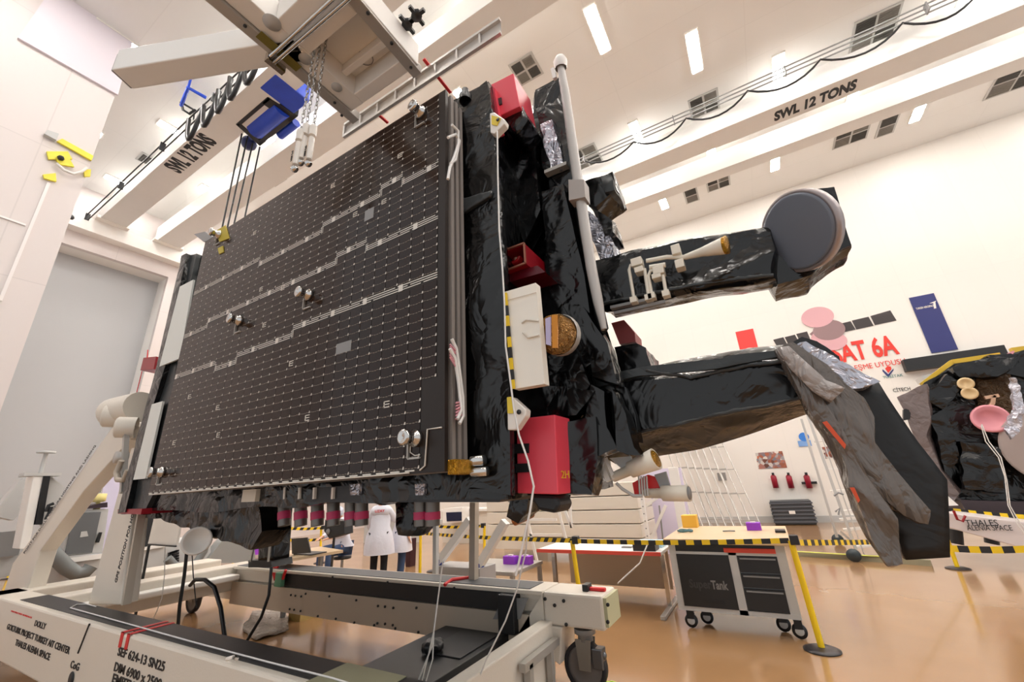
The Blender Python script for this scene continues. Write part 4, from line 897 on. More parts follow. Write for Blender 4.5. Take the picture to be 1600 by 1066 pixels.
MB().tube([on(px, py, X=XM+.3) for px, py in ((262, 873), (272, 884), (290, 886), (308, 878), (318, 862), (322, 848))], .08, 10).build('hose', HOSE, E1)
MB().prism(onX([(96, 898), (100, 884), (106, 890), (103, 901)], XM+.05), V(-.05, 0, 0)).build('red_handle', REDP, E1)
b = MB()
for i in range(5):
    for j in range(5):
        p = on(265+i*3, 865+j*4-i, X=XM+.02); b.box(p.x-.01, p.x+.01, p.y-.03, p.y+.03, p.z-.02, p.z+.02)
b.build('grille_slots', DARK, E1)
MB().prism(onX([(205, 862), (208, 815), (240, 808), (236, 858)], XM-.1), V(-.5, 0, 0)).build('control_recess', DARK, E1)
MB().prism(onX([(320, 880), (345, 848), (362, 832), (395, 828), (400, 880)], XM+.1), V(-.3, 0, 0)).build('grey_scoop', mat('scoop_grey', (150, 152, 150), .4), E1)
wt = thing('white_tower', 'narrow white and black tower cabinet at the left edge', 'cabinet', on(50, 860, X=-10.6))
MB().prism(onX([(30, 858), (52, 744), (68, 744), (45, 858)], -10.6), V(-.4, 0, 0)).build('white_panel', WHITE, wt, .01)
MB().prism(onX([(55, 820), (68, 744), (79, 744), (66, 820)], -10.58), V(-.3, 0, 0)).build('black_panel', BLACK, wt)
MB().prism(onX([(66, 815), (79, 744), (100, 760), (85, 830)], -10.7), V(-.4, 0, 0)).build('grey_panel', GREYL, wt)
MB().box(on(50, 745, X=-10.6).x-.3, on(50, 745, X=-10.6).x+.02, on(50, 745, X=-10.6).y-.1, on(82, 745, X=-10.6).y+.1, on(60, 744, X=-10.6).z, on(60, 744, X=-10.6).z+.05).build('cap', GREYL, wt)
a, b_ = on(63, 742, X=-10.7), on(72, 708, X=-10.7)
MB().tube([a, b_], .03, 8).lathe(b_, Z_, [(0, .12), (.03, .12), (.03, 0)], 14).build('top_mast', GREYL, wt)
hk = MB().tube(onX([(72, 800), (76, 790), (84, 787)], -10.5), .025, 6).tube(onX([(72, 812), (78, 800), (80, 792)], -10.5), .03, 6).build('hooks', BLACK, wt)
ds = thing('grey_wedge_frame', 'pale grey sloping frame behind the brace at far left', 'frame', on(10, 860, X=-11.8))
MB().bar(on(0, 810, X=-11.8), on(48, 752, X=-11.8), .3, .3).bar(on(8, 840, X=-11.8), on(8, 900, X=-11.8), .3, .3).build('frame', GREYL, ds, .01)
MB().box(*(lambda p: (p.x-.2, p.x+.1, p.y-.15, p.y+.15, p.z-.3, p.z+.1))(on(15, 840, X=-11.6))).build('control_box', GREY, ds)
# white hanging notice sheet and lilac board behind
nb = thing('notice_board_stand', 'white sheet with red corner label standing behind the dolly column', 'notice board', on(258, 850, Y=3.3))
MB().prism(onY([(231, 850), (243, 799), (285, 798), (275, 853)], 3.3), V(0, .03, 0)).build('sheet', WHP, nb)
MB().prism(onY([(272, 801), (284, 800), (281, 812), (273, 813)], 3.29), V(0, .008, 0)).build('red_label', REDP, nb)
MB().tube(onY([(272, 800), (284, 799)], 3.29), .006, 4).build('top_clip', GREY, nb)
MB().bar(on(233, 852, Y=3.32), on(211, 965, Y=3.32), .03, .03).build('leg', CABLE, nb)
MB().bar(on(233, 851, Y=3.28), on(275, 854, Y=3.28), .02, .02).build('bottom_rod', BLACK, nb)
lb = thing('lilac_board', 'tall lilac board standing behind the left column', 'board', on(178, 790, X=-11.6))
lq = onX([(165, 800), (172, 705), (195, 665), (215, 665), (205, 790)], -12.4); MB().prism([V(-12.4, lq[0].y, 0)]+lq[1:4]+[V(-12.4, lq[4].y, 0)], V(-.1, 0, 0)).build('panel', LILAC, lb)
# stand cables left
for i, (pts, r, m, lab) in enumerate([(((292, 862), (288, 900), (281, 945), (277, 990)), .02, CABLE, 'thick straight black cable below the white nozzle'),
                                 (((300, 862), (302, 900), (307, 950)), .006, CABLE, 'thin black lead below the white nozzle'),
                                 (((297, 915), (305, 906), (320, 906), (335, 918), (345, 950), (351, 995)), .02, CABLE, 'black cable arching over to the dolly floor'),
                                 (((424, 886), (420, 930), (408, 965), (385, 1003)), .013, CABLE, 'black cable trailing from the foil leg')]):
    tag(MB().tube(onY(pts, 3.0-.2*i), r, 7).build('power_cable', m), lab, 'cable')
tag(MB().tube(onY([(258, 855), (257, 900), (253, 935), (243, 960), (235, 975)], 2.6), .005, 5).build('cord', WIRE), 'thin white cord hanging from the notice sheet', 'cord')
for i, (pts, lab) in enumerate([(((692, 878), (680, 970), (675, 1010), (655, 1060), (650, 1075)), 'white cords gathered under the left white strut'),
                                (((826, 790), (822, 860), (808, 920), (790, 970), (760, 1030), (745, 1070)), 'white cord hanging from the lower red box')]):
    o = MB().tube(onY(pts, 2.9), .006, 5)
    if i == 0: o.tube(onY([(678, 985), (668, 1030), (658, 1070)], 2.88), .005, 5).tube(onY([(678, 985), (676, 1030), (664, 1070)], 2.86), .005, 5)
    tag(o.build('cord', WIRE), lab, 'cord')
tag(MB().ball(on(676, 1010, Z=.46), .09, 10, sc=(1, 1, .6)).crumple(.04, .03, 9, 3).build('black_clamp', DARK), 'small black clamp on the black deck plate', 'clamp')
tag(MB().tube([on(895, 822, Y=6.6), on(1012, 850, Y=6.6), on(1000, 880, Y=6.5), on(965, 912, Y=6.4)][1:], .01, 6).build('white_hose', WIRE), 'thin white hose curving from the red-edged table down', 'hose')

# ================================================================== BARRIERS
def stanchion(px, py, topx, topy, label, Y=None, leanpx=None):
    b0 = on(px, py, Z=0); top = on(topx, topy, Y=b0.y)
    t = thing('barrier_post', label, 'barrier post', b0, 'yellow barrier posts')
    MB().lathe(b0, Z_, [(.002, 0), (.002, .17), (.012, .17), (.03, .12), (.035, .0)], 28).build('base', mat('base_black', (48, 44, 46), .3), t)
    MB().tube([b0+V(0, 0, .03), V(b0.x+(top.x-b0.x)*.6, b0.y, top.z)], .032, 14).build('post', YEL, t)
    MB().box(b0.x-.045, b0.x+.045, b0.y-.045, b0.y+.045, top.z-.04, top.z+.06).build('tape_head', DARK, t, .008)
    return b0, top
def tape(p, q, label, h=.05, sl=.0):
    L = (q-p).length; n = max(4, int(L/.09)); b = MB(); d_ = (q-p)/n; s = d_*sl
    for i in range(n):
        a = p+d_*i; c = a+d_; sag = lambda u: V(0, 0, -.02*math.sin(math.pi*u))
        b.add([a+sag(i/n)+V(0, 0, -h/2)-s*0, c+sag((i+1)/n)+V(0, 0, -h/2), c+sag((i+1)/n)+V(0, 0, h/2)+s, a+sag(i/n)+V(0, 0, h/2)+s, a+sag(i/n)+V(0, .004, -h/2), c+sag((i+1)/n)+V(0, .004, -h/2), c+sag((i+1)/n)+V(0, .004, h/2)+s, a+sag(i/n)+V(0, .004, h/2)+s], [(0, 1, 2, 3), (7, 6, 5, 4)], i % 2)
    return tag(b.build('barrier_tape', [YEL, DARK]), label, 'barrier tape', 'striped barrier tapes')
sA = stanchion(1285, 1017, 1232, 845, 'near yellow barrier post at the right corner of the workbench')
sB = stanchion(1497, 889, 1463, 795, 'yellow barrier post in front of the second satellite')
sC = stanchion(912, 975, 890, 845, 'yellow barrier post behind the dolly corner block')
sD = stanchion(656, 900, 657, 832, 'yellow barrier post left of the pair behind the people')
sE = stanchion(678, 893, 678, 823, 'thin yellow barrier post right of the pair behind the people')
sF = stanchion(757, 893, 758, 822, 'yellow barrier post between the two white struts')
hA = V(sA[0].x, sA[0].y, .98)
hC = V(sC[0].x, sC[0].y, sC[1].z)
tape(V(sC[0].x, sC[0].y-.04, sC[1].z), V(sA[0].x-.05, sA[0].y, sA[1].z), 'striped tape from the middle post to the near post, over the workbench', .055)
tape(V(sA[0].x+.05, sA[0].y, sA[1].z-.02), V(sB[0].x-.05, sB[0].y, sB[1].z-.5), 'striped tape running right from the near post behind the hanging cover', .06)
tape(on(1480, 857, Y=7.2), on(1640, 856, Y=7.2), 'wide striped tape at the far right, lower of two', .07)
tape(V(sB[0].x+.04, sB[0].y, sB[1].z), on(1640, 810, Y=11), 'striped tape from the far post along the second satellite', .07)
tape(V(sD[0].x, sD[0].y, sD[1].z-.02), V(sC[0].x-.05, sC[0].y, sC[1].z), 'striped tape between the left pair of posts and the middle post', .06, .5)
tape(V(sE[0].x+.03, sE[0].y, sE[1].z), V(sF[0].x-.03, sF[0].y, sF[1].z), 'striped tape between the thin post and the post among the white struts', .06, .5)
sG = stanchion(364, 885, 364, 835, 'yellow barrier post left of the foil leg')
sH = stanchion(500, 880, 500, 825, 'yellow barrier post behind the seated person')
stanchion(12, 905, 22, 860, 'yellow barrier post at the left edge')
sI = stanchion(443, 888, 445, 826, 'yellow barrier post behind the laptop')
tape(V(sI[0].x+.03, sI[0].y, sI[1].z), V(sH[0].x-.03, sH[0].y, sH[1].z), 'upper striped tape behind the laptop', .07, .5)
tape(V(sI[0].x+.03, sI[0].y, sI[1].z-.3), V(sH[0].x-.03, sH[0].y, sH[1].z-.3), 'lower striped tape behind the laptop', .07, .5)
tape(V(sG[0].x+.03, sG[0].y, sG[1].z), V(sI[0].x-.03, sI[0].y, sI[1].z), 'striped tape left of the foil leg', .07, .5)

# ================================================================== WORKBENCH and TABLE
def prox(A, z0, z1): pass
bx0, bx1, by0, by1 = -1.32, .0, 6.25, 7.15
W = thing('workbench', 'grey framed rolling workbench with black doors lettered SuperTank', 'workbench', V(-.65, 6.6, 0))
MB().box(bx0-.05, bx1+.08, by0-.05, by1+.6, .96, 1.02).build('worktop', WOOD, W, .006)
MB().box(bx0, bx1, by0+.02, by1, .24, .9).build('carcass', GREY, W)
MB().box(bx0, bx0+.08, by0-.01, by0+.05, .2, .96).build('frame_post', GREYL, W); MB().box(bx1-.1, bx1, by0-.01, by0+.05, .2, .96).build('frame_post', GREYL, W)
MB().box(bx0, bx1, by0-.012, by0+.05, .84, .87).box(bx0, bx1, by0-.012, by0+.05, .2, .25).build('frame_rail', GREYL, W)
MB().box(-.62, -.53, by0-.012, by0+.05, .2, .87).build('frame_post', GREYL, W)
MB().box(bx0+.08, bx1-.1, by0, by0+.03, .86, .95).build('shelf_recess', DARK, W)
MB().box(-.66, bx1-.1, by0-.02, by0+.3, .87, .92).build('red_tray', mat('tray_red', (206, 70, 50), .4), W)
dr = MB().box(bx0+.08, -.62, by0-.02, by0+.02, .25, .84).build('door', mat('door_black', (30, 31, 33), .4), W)
text('Super', V(-1.14, by0-.022, .46), X_, Z_, .13, mat('etched_letters', (56, 56, 58), .4), dr, width=.26, bold=.02)
text('Tank', V(-.88, by0-.022, .46), X_, Z_, .13, mat('silver_letters', (130, 128, 126), .4), dr, width=.19, bold=.03)
MB().box(-.98, -.76, by0-.025, by0-.02, .3, .34).build('door_pull', BLACK, dr)
for z0, z1 in ((.66, .83), (.5, .64), (.26, .48)):
    dw = MB().box(-.52, bx1-.1, by0-.02, by0+.02, z0, z1).build('drawer', mat('door_black', (30, 31, 33), .4), W)
    MB().box(-.5, bx1-.12, by0-.03, by0-.02, z1-.03, z1-.015).build('drawer_pull', GREY, dw)
for x in (bx0+.12, bx0+.28, bx1-.05, bx1-.2):
    y = by0+.05 if x in (bx0+.12, bx1-.05) else by0+.25
    c = MB().lathe(V(x, y-.02, .08), V(0, 1, 0), [(0, 0), (0, .075), (.04, .075), (.04, 0)], 20).box(x-.04, x+.04, y-.03, y+.05, .1, .2).build('caster', BLACK, W)
    MB().lathe(V(x, y-.024, .08), V(0, 1, 0), [(0, 0), (0, .04), (.003, .045)], 14).build('hub', GREYL, c)
t = thing('glove_carton', 'purple glove carton on the workbench top', 'carton', V(-.32, 7.2, 1.02))
MB().box(-.4, -.22, 7.15, 7.3, 1.02, 1.12).build('box', PURP, t, .004); MB().box(-.34, -.28, 7.18, 7.26, 1.12, 1.13).build('tissue', WHP, t)
tag(MB().box(-.06, .06, 6.9, 7.1, 1.02, 1.05).build('black_case', DARK, None, .005), 'small black case at the right end of the workbench', 'case')
tag(MB().tube([V(-1.2+.1*math.cos(a*.5), 6.95+.1*math.sin(a*.5), 1.035+.005*(a % 3)) for a in range(26)], .012, 6).build('cable_coil', mat('teal_coil', (70, 110, 116), .5)), 'small coiled dark cable on the workbench top', 'cable coil')
tag(MB().box(-1.32, -1.1, 7.5, 7.7, 1.02, 1.2).build('yellow_box', mat('orange_yellow', (240, 186, 70), .5), None, .004), 'yellow box behind the workbench', 'box')
tag(MB().tube([V(-.7, 7.0, 1.03), V(-.62, 6.98, 1.035), V(-.55, 7.02, 1.03)], .01, 6).build('hand_tool', GREY), 'small grey hand tool lying on the workbench', 'tool')
tag(MB().box(-1.2, -.98, 6.3, 6.4, .9, .935).build('white_tool', WHP, None, .004), 'white object in the workbench shelf gap', 'tool')
T = thing('work_table', 'long white table with red front edge and steel T legs', 'table', V(-2.5, 6.8, 0))
ta, tb_ = on(838, 862, Z=.75), on(1032, 868, Z=.75)
MB().box(ta.x, tb_.x, 6.68, 7.9, .74, .78).build('tabletop', WHITE, T)
MB().box(ta.x, tb_.x, 6.66, 6.68, .735, .785).build('red_edge', mat('edge_red', (224, 84, 70), .4), T)
lg_ = on(1040, 978, Z=0)
for x, n_ in ((tb_.x-.05, 0), (ta.x+.15, 1)):
    MB().box(x-.03, x+.03, 6.95, 7.02, .04, .74).build('leg', STEEL, T); MB().box(x-.035, x+.035, 6.45, 7.6, .0, .05).build('foot', ALU, T, .01)
MB().box(ta.x+.15, tb_.x-.1, 7.6, 7.62, .12, .72).build('modesty_panel', mat('beige_panel', (205, 184, 160), .5), T)
tag(MB().box(-1.95, -1.62, 6.75, 7.0, .78, .88).build('black_tray', DARK, None, .005), 'black tray on the right end of the red-edged table', 'tray')
tag(MB().box(-1.98, -1.6, 7.1, 7.4, .78, .86).build('blue_cloth', mat('pale_blue_cloth', (190, 225, 240), .7)), 'pale blue cloth pack on the red-edged table', 'cloth')
tag(MB().box(-2.2, -2.05, 7.0, 7.1, .78, .8).build('hand_tool', GREY), 'small metal tool on the red-edged table', 'tool')
# small trolley left of the table with purple cartons
Tr = thing('tool_trolley', 'low grey metal trolley behind the dolly corner with purple cartons on it', 'trolley', V(-4.2, 6.5, 0))
MB().box(-4.9, -3.6, 6.0, 7.0, .5, .56).build('tray', ALU, Tr, .01)
for x in (-4.85, -3.65):
    for y in (6.05, 6.95): MB().box(x-.03, x+.03, y-.03, y+.03, .0, .5).build('leg', ALU, Tr)
for i, (x, y, lab) in enumerate(((-4.0, 6.6, 'left purple carton on the low trolley'), (-3.74, 6.65, 'right purple carton on the low trolley'))):
    t = thing('glove_carton', lab, 'carton', V(x, y, .56), 'purple cartons on the trolley'); MB().box(x-.11, x+.11, y-.07, y+.07, .56, .68).build('box', PURP, t, .004); MB().box(x-.04, x+.04, y-.03, y+.03, .68, .7).build('tissue', WHP, t)
# grey crate block and bench under the struts
gc0, gc1 = on(682, 880, Y=5.2), on(756, 884, Y=5.2)
tag(MB().box(gc0.x, gc1.x, 5.1, 5.5, 0, (gc0.z+gc1.z)/2-.02).build('grey_case', mat('case_grey', (168, 164, 162), .5), None, .01), 'flat grey case below the white struts', 'case')
tag(MB().prism([on(600, 840, Y=4.8), on(612, 855, Y=4.8), on(612, 866, Y=4.8)], V(0, .01, 0)).build('red_pin', REDP), 'tiny red pin flag by the people', 'tag') if False else None
# red clamp and straps on the dolly
t = thing('red_clamp', 'red and black hand clamp lying on the dolly corner block', 'clamp', V(-1.66, 4.25, .8))
MB().box(-1.72, -1.55, 4.25, 4.3, .8, .83).build('handle', REDP, t, .008); MB().box(-1.76, -1.7, 4.2, 4.32, .8, .86).build('jaw', DARK, t, .008)
tag(MB().tube([V(-3.35, 4.08, .79), V(-3.34, 4.2, .82), V(-3.2, 4.4, .812)], .02, 6).build('red_strap', REDP), 'red strap end hanging over the far dolly beam', 'strap')
t = thing('beam_clamp', 'green and red clamp at the left end of the far dolly beam', 'clamp', V(-6.35, 4.05, .7))
MB().box(-6.45, -6.3, 4.02, 4.09, .6, .78).build('body', mat('clamp_green', (90, 140, 110), .5), t, .01); MB().tube([V(-6.3, 4.05, .7), V(-6.25, 4.05, .82)], .02, 6).build('handle', REDP, t)
# yellow-green rope and hose on floor at caster
tag(MB().tube([V(-1.6+.12*math.cos(a*.9)*(1+.02*a), 4.3+.1*math.sin(a*.9), .01+.008*(a % 5)) for a in range(40)], .008, 5).build('yellow_rope', mat('lime_rope', (190, 220, 80), .5)), 'tangled lime yellow rope on the floor beside the caster', 'rope')

# ================================================================== BACKGROUND RIGHT: stair, racks, ladder, panels
CB = thing('cream_staircase', 'cream stepped access platform behind the barrier tape', 'access platform', V(-4.5, 10, 0))
ca, cb = on(760, 780, Y=10), on(1002, 778, Y=10)
for k in range(5):
    MB().box(ca.x, cb.x-.1, 10+.0, 11.4, .25+.3*k, .53+.3*k).build('drawer_front', mat('cream_panel', (232, 224, 210), .4), CB, .01)
MB().box(cb.x-.02, cb.x+.06, 9.95, 10.02, 0, 1.8).build('perforated_post', WHITE, CB)
for k in range(10): MB().lathe(V(cb.x+.02, 9.95, .3+.15*k), V(0, -1, 0), [(0, .015), (.003, .015), (.003, 0)], 8).build('post_hole', GREY, CB)
LB = thing('lilac_partition', 'lilac partition with white frame behind the lower feed horns', 'partition', V(-3, 10.5, 0))
a, b_ = on(1006, 790, Y=11.6), on(1062, 785, Y=10.6)
MB().box(a.x, b_.x, 11.6, 11.66, .0, 2.0).build('panel', LILAC, LB)
MB().box(b_.x-.12, b_.x+.1, 10.55, 10.6, .1, 2.0).build('frame_post', WHITE, LB, .01)
MB().bar(on(1010, 860, Y=10.5), on(1040, 790, Y=10.5), .08, .06).bar(on(998, 800, Y=10.5), on(1030, 775, Y=10.5), .08, .06).build('brace', WHITE, LB)
MB().bar(on(1038, 862, Y=10.5), on(1030, 790, Y=10.5), .03, .03).build('strut', GREY, LB)
# folding stand left of the stair
FS = thing('folding_stand', 'white folding stand with shelves beside the cream platform', 'stand', V(-4.6, 9, 0))
b = MB()
for (p, q) in (((818, 780), (835, 860)), ((868, 780), (885, 845)), ((835, 860), (846, 905)), ((885, 845), (899, 900)), ((820, 812), (870, 812)), ((828, 836), (878, 836)), ((880, 790), (893, 825)), ((893, 825), (890, 785))):
    b.bar(on(*p, Y=9), on(*q, Y=9), .05, .05)
b.build('frame', WHITE, FS)
# leaning metal racks
RK = thing('rack_frames', 'stack of grey metal rack frames leaning at the back wall', 'rack frames', V(-2.2, 18, 0))
for k in range(7):
    x = -2.6+.16*k
    a0, a1 = V(x+.1*k, 17.3-.1*k, 0.02), V(x-.9+.12*k, 18.8, 3.4-.05*k)
    b = MB().bar(a0, a1, .035, .035).bar(a0+V(.55, 0, 0), a1+V(.55, 0, 0), .035, .035)
    for u in (.08, .35, .62, .9): b.bar(a0.lerp(a1, u), a0.lerp(a1, u)+V(.55, 0, 0), .03, .03)
    b.build('frame', ALU, RK)
# white ladder on castors
LD = thing('white_ladder', 'tall white wheeled ladder platform standing behind the hanging cover', 'ladder', on(1330, 868, Z=0))
lfY = 11.8
b = MB().bar(on(1262, 650, Y=lfY), on(1340, 866, Y=lfY), .07, .05).bar(on(1272, 650, Y=lfY), on(1350, 866, Y=lfY), .02, .02).bar(on(1252, 655, Y=lfY+1), on(1308, 840, Y=lfY+1), .05, .05)
b.build('stile', mat('stile_white', (206, 204, 200), .35, metal=.3), LD)
for py, pa_, pb2 in ((690, 1272, 1420), (733, 1290, 1420), (768, 1298, 1420), (800, 1310, 1400), (812, 1312, 1400), (828, 1318, 1400), (855, 1335, 1410)):
    MB().bar(on(pa_, py, Y=lfY+.3), on(pb2, py-8, Y=lfY+.3), .2, .04).build('tread', WHITE, LD)
b = MB().tube(onY([(1303, 775), (1310, 770), (1318, 773)], lfY-.1), .02, 6).tube(onY([(1305, 800), (1312, 794), (1310, 805)], lfY-.1), .02, 6).build('latch', GREY, LD)
for px, py in ((1334, 868), (1309, 843)):
    c = on(px, py, Z=.12); MB().lathe(c, V(.3, 1, 0), [(-.03, 0), (-.03, .12), (.03, .12), (.03, 0)], 18).build('castor', mat('castor_dark', (50, 60, 64), .4), LD)
MB().bar(on(1312, 830, Y=lfY+.5), on(1335, 850, Y=lfY+.5), .04, .04).build('brace', GREYL, LD)
# low floor barrier / rail behind the near post
tag(MB().bar(on(1245, 865, Z=.05), on(1455, 880, Z=.05), .08, .1).build('floor_rail', mat('rail_tan', (150, 145, 120), .5)), 'low dark floor rail with a pale top behind the near post', 'floor rail')
tag(MB().bar(on(1245, 862, Z=.11), on(1400, 871, Z=.11), .05, .012).build('yellow_floor_strip', mat('lime_strip', (226, 232, 110), .5)), 'lime yellow strip on the low floor rail', 'strip')

# ================================================================== SECOND SATELLITE (right edge)
S2 = thing('satellite_under_assembly', 'second black foil wrapped satellite cut off by the right edge', 'satellite', on(1520, 790, Y=12))
Y2 = 11.6
MB().prism(onY([(1430, 612), (1490, 568), (1560, 556), (1640, 540), (1640, 800), (1500, 780), (1478, 745), (1445, 680)], Y2), V(.3, 1.4, 0)).crumple(.25, .06, 1.6, 101).build('body_blanket', FOIL, S2)
MB().prism(onY([(1404, 622), (1425, 610), (1445, 600), (1452, 640), (1448, 680), (1470, 735), (1500, 770), (1490, 782), (1470, 760), (1435, 690), (1420, 650)], Y2-.3), V(.1, .25, 0)).crumple(.16, .06, 2.5, 102, fold=V(.4, 0, -1), stretch=.3).build('plastic_skirt', mat('mauve_plastic', (112, 100, 98), .3, bump=.6, bscale=3, kind='foil', var=.3), S2)
MB().prism(onY([(1412, 640), (1424, 636), (1422, 655), (1412, 657)], Y2-.35), V(0, .1, 0)).build('black_flap', BLACK, S2)
for i, pts in enumerate([[(1445, 620), (1480, 585), (1500, 600), (1470, 640)], [(1455, 650), (1480, 640), (1500, 720), (1480, 740)], [(1490, 575), (1550, 560), (1600, 560), (1560, 590), (1500, 590)], [(1500, 690), (1560, 700), (1570, 770), (1510, 765)]]):
    MB().prism(onY(pts, Y2-.25-.03*i), V(0, .2, 0)).crumple(.16, .07, 2.5, 110+i).build('foil_fold', FOIL, S2)
MB().prism(onY([(1525, 592), (1575, 585), (1590, 650), (1530, 655)], Y2-.12), V(0, .1, 0)).crumple(.1, .04, 5, 120).build('equipment_bay', mat('bay_bronze', (70, 50, 28), .3, metal=.5, var=.8, bump=.8, bscale=8, kind='foil'), S2)
for px, py in ((1509, 600), (1515, 615)):
    MB().lathe(on(px, py, Y=Y2-.35), V(-.3, -1, 0), [(-.1, .1), (.04, .12), (.05, .09), (.02, .06), (.02, 0)], 18).build('cream_cup', mat('cup_cream', (214, 186, 140), .4), S2)
MB().lathe(on(1547, 655, Y=Y2-.35), V(-.2, -1, .1), [(-.15, .18), (.06, .26), (.08, .22), (-.02, .16), (-.02, 0)], 26).build('pink_cap', mat('cap_pink', (226, 150, 160), .4), S2)
MB().bar(on(1538, 622, Y=Y2-.3), on(1560, 618, Y=Y2-.3), .06).bar(on(1552, 618, Y=Y2-.3), on(1550, 632, Y=Y2-.3), .06).bar(on(1550, 630, Y=Y2-.3), on(1545, 638, Y=Y2-.3), .06).build('copper_tube', mat('pale_copper', (220, 180, 150), .3, metal=.4), S2)
c = on(1655, 698, Y=Y2-.6); MB().lathe(c, V(-.35, -1, 0), [(-.1, .0), (-.1, .68), (.0, .68), (.02, .64), (.0, 0)], 40).build('grey_dish', mat('dish_grey', (168, 156, 152), .45), S2)
MB().prism(onY([(1580, 590), (1588, 590), (1600, 640), (1598, 665), (1580, 685), (1570, 672), (1585, 640)], Y2-.75), V(0, .06, 0)).crumple(.07, .04, 6, 121).build('silver_foil', FOILS, S2)
for pts in (((1533, 665), (1540, 690), (1560, 715), (1570, 745), (1575, 790), (1590, 820), (1605, 840)), ((1534, 663), (1545, 690), (1564, 715), (1573, 750), (1578, 790), (1594, 818), (1610, 838))):
    MB().tube(onY(pts, Y2-.9), .008, 5).build('white_lead', WIRE, S2)
YF = mat('frame_yellow', (214, 176, 50), .4)
MB().bar(on(1440, 602, Y=Y2+.3), on(1487, 566, Y=Y2+.3), .09).bar(on(1487, 566, Y=Y2+.3), on(1562, 555, Y=Y2+.3), .09).bar(on(1580, 549, Y=Y2+.3), on(1640, 541, Y=Y2+.3), .12).build('lifting_frame', YF, S2)
MB().prism(onY([(1567, 556), (1583, 548), (1586, 549), (1580, 557)], Y2), V(0, .4, 0)).build('pink_block', mat('cap_pink', (226, 150, 160), .4), S2)
MB().prism(onY([(1545, 556), (1600, 552), (1610, 590), (1555, 580)], Y2-.1), V(0, .5, 0)).crumple(.2, .04, 2, 123).build('top_wrap', FOIL, S2)
MB().prism(onY([(1440, 588), (1478, 578), (1482, 583), (1445, 596)], Y2+1.5), V(0, .5, 0)).build('grey_duct', GREYL, S2)
D2 = thing('transport_dolly', 'white dolly under the second satellite behind the striped tape', 'dolly', on(1530, 860, Y=11.2))
MB().prism(onY([(1448, 771), (1480, 774), (1498, 790), (1456, 792)], 10.9), V(0, .3, 0)).build('side_panel', WHITE, D2)
MB().prism(onY([(1474, 800), (1600, 816), (1640, 822), (1640, 880), (1582, 853), (1478, 824)], 10.7), V(.2, .3, 0)).build('long_beam', mat('dolly_grey_white', (216, 206, 204), .4), D2, .02)
MB().prism(onY([(1500, 782), (1640, 786), (1640, 812), (1510, 800)], 11.2), V(0, 1.2, 0)).build('deck', mat('deck_dark', (60, 50, 56), .5), D2)
text('THALES', on(1510, 822, Y=10.68), V(1, 0, 0), Z_, .14, INK, D2, width=.4)
text('ALENIA SPACE', on(1512, 829, Y=10.68), V(1, 0, 0), Z_, .12, INK, D2, width=.55)
MB().tube(onY([(1490, 798), (1496, 812), (1504, 815), (1508, 806)], 10.6), .02, 5).build('red_strap', REDD, D2)
for px in (1475, 1530):
    MB().tube(onY([(px+18, 828), (px+20, 850)], 12), .1, 8).build('wheel', DARK, D2)

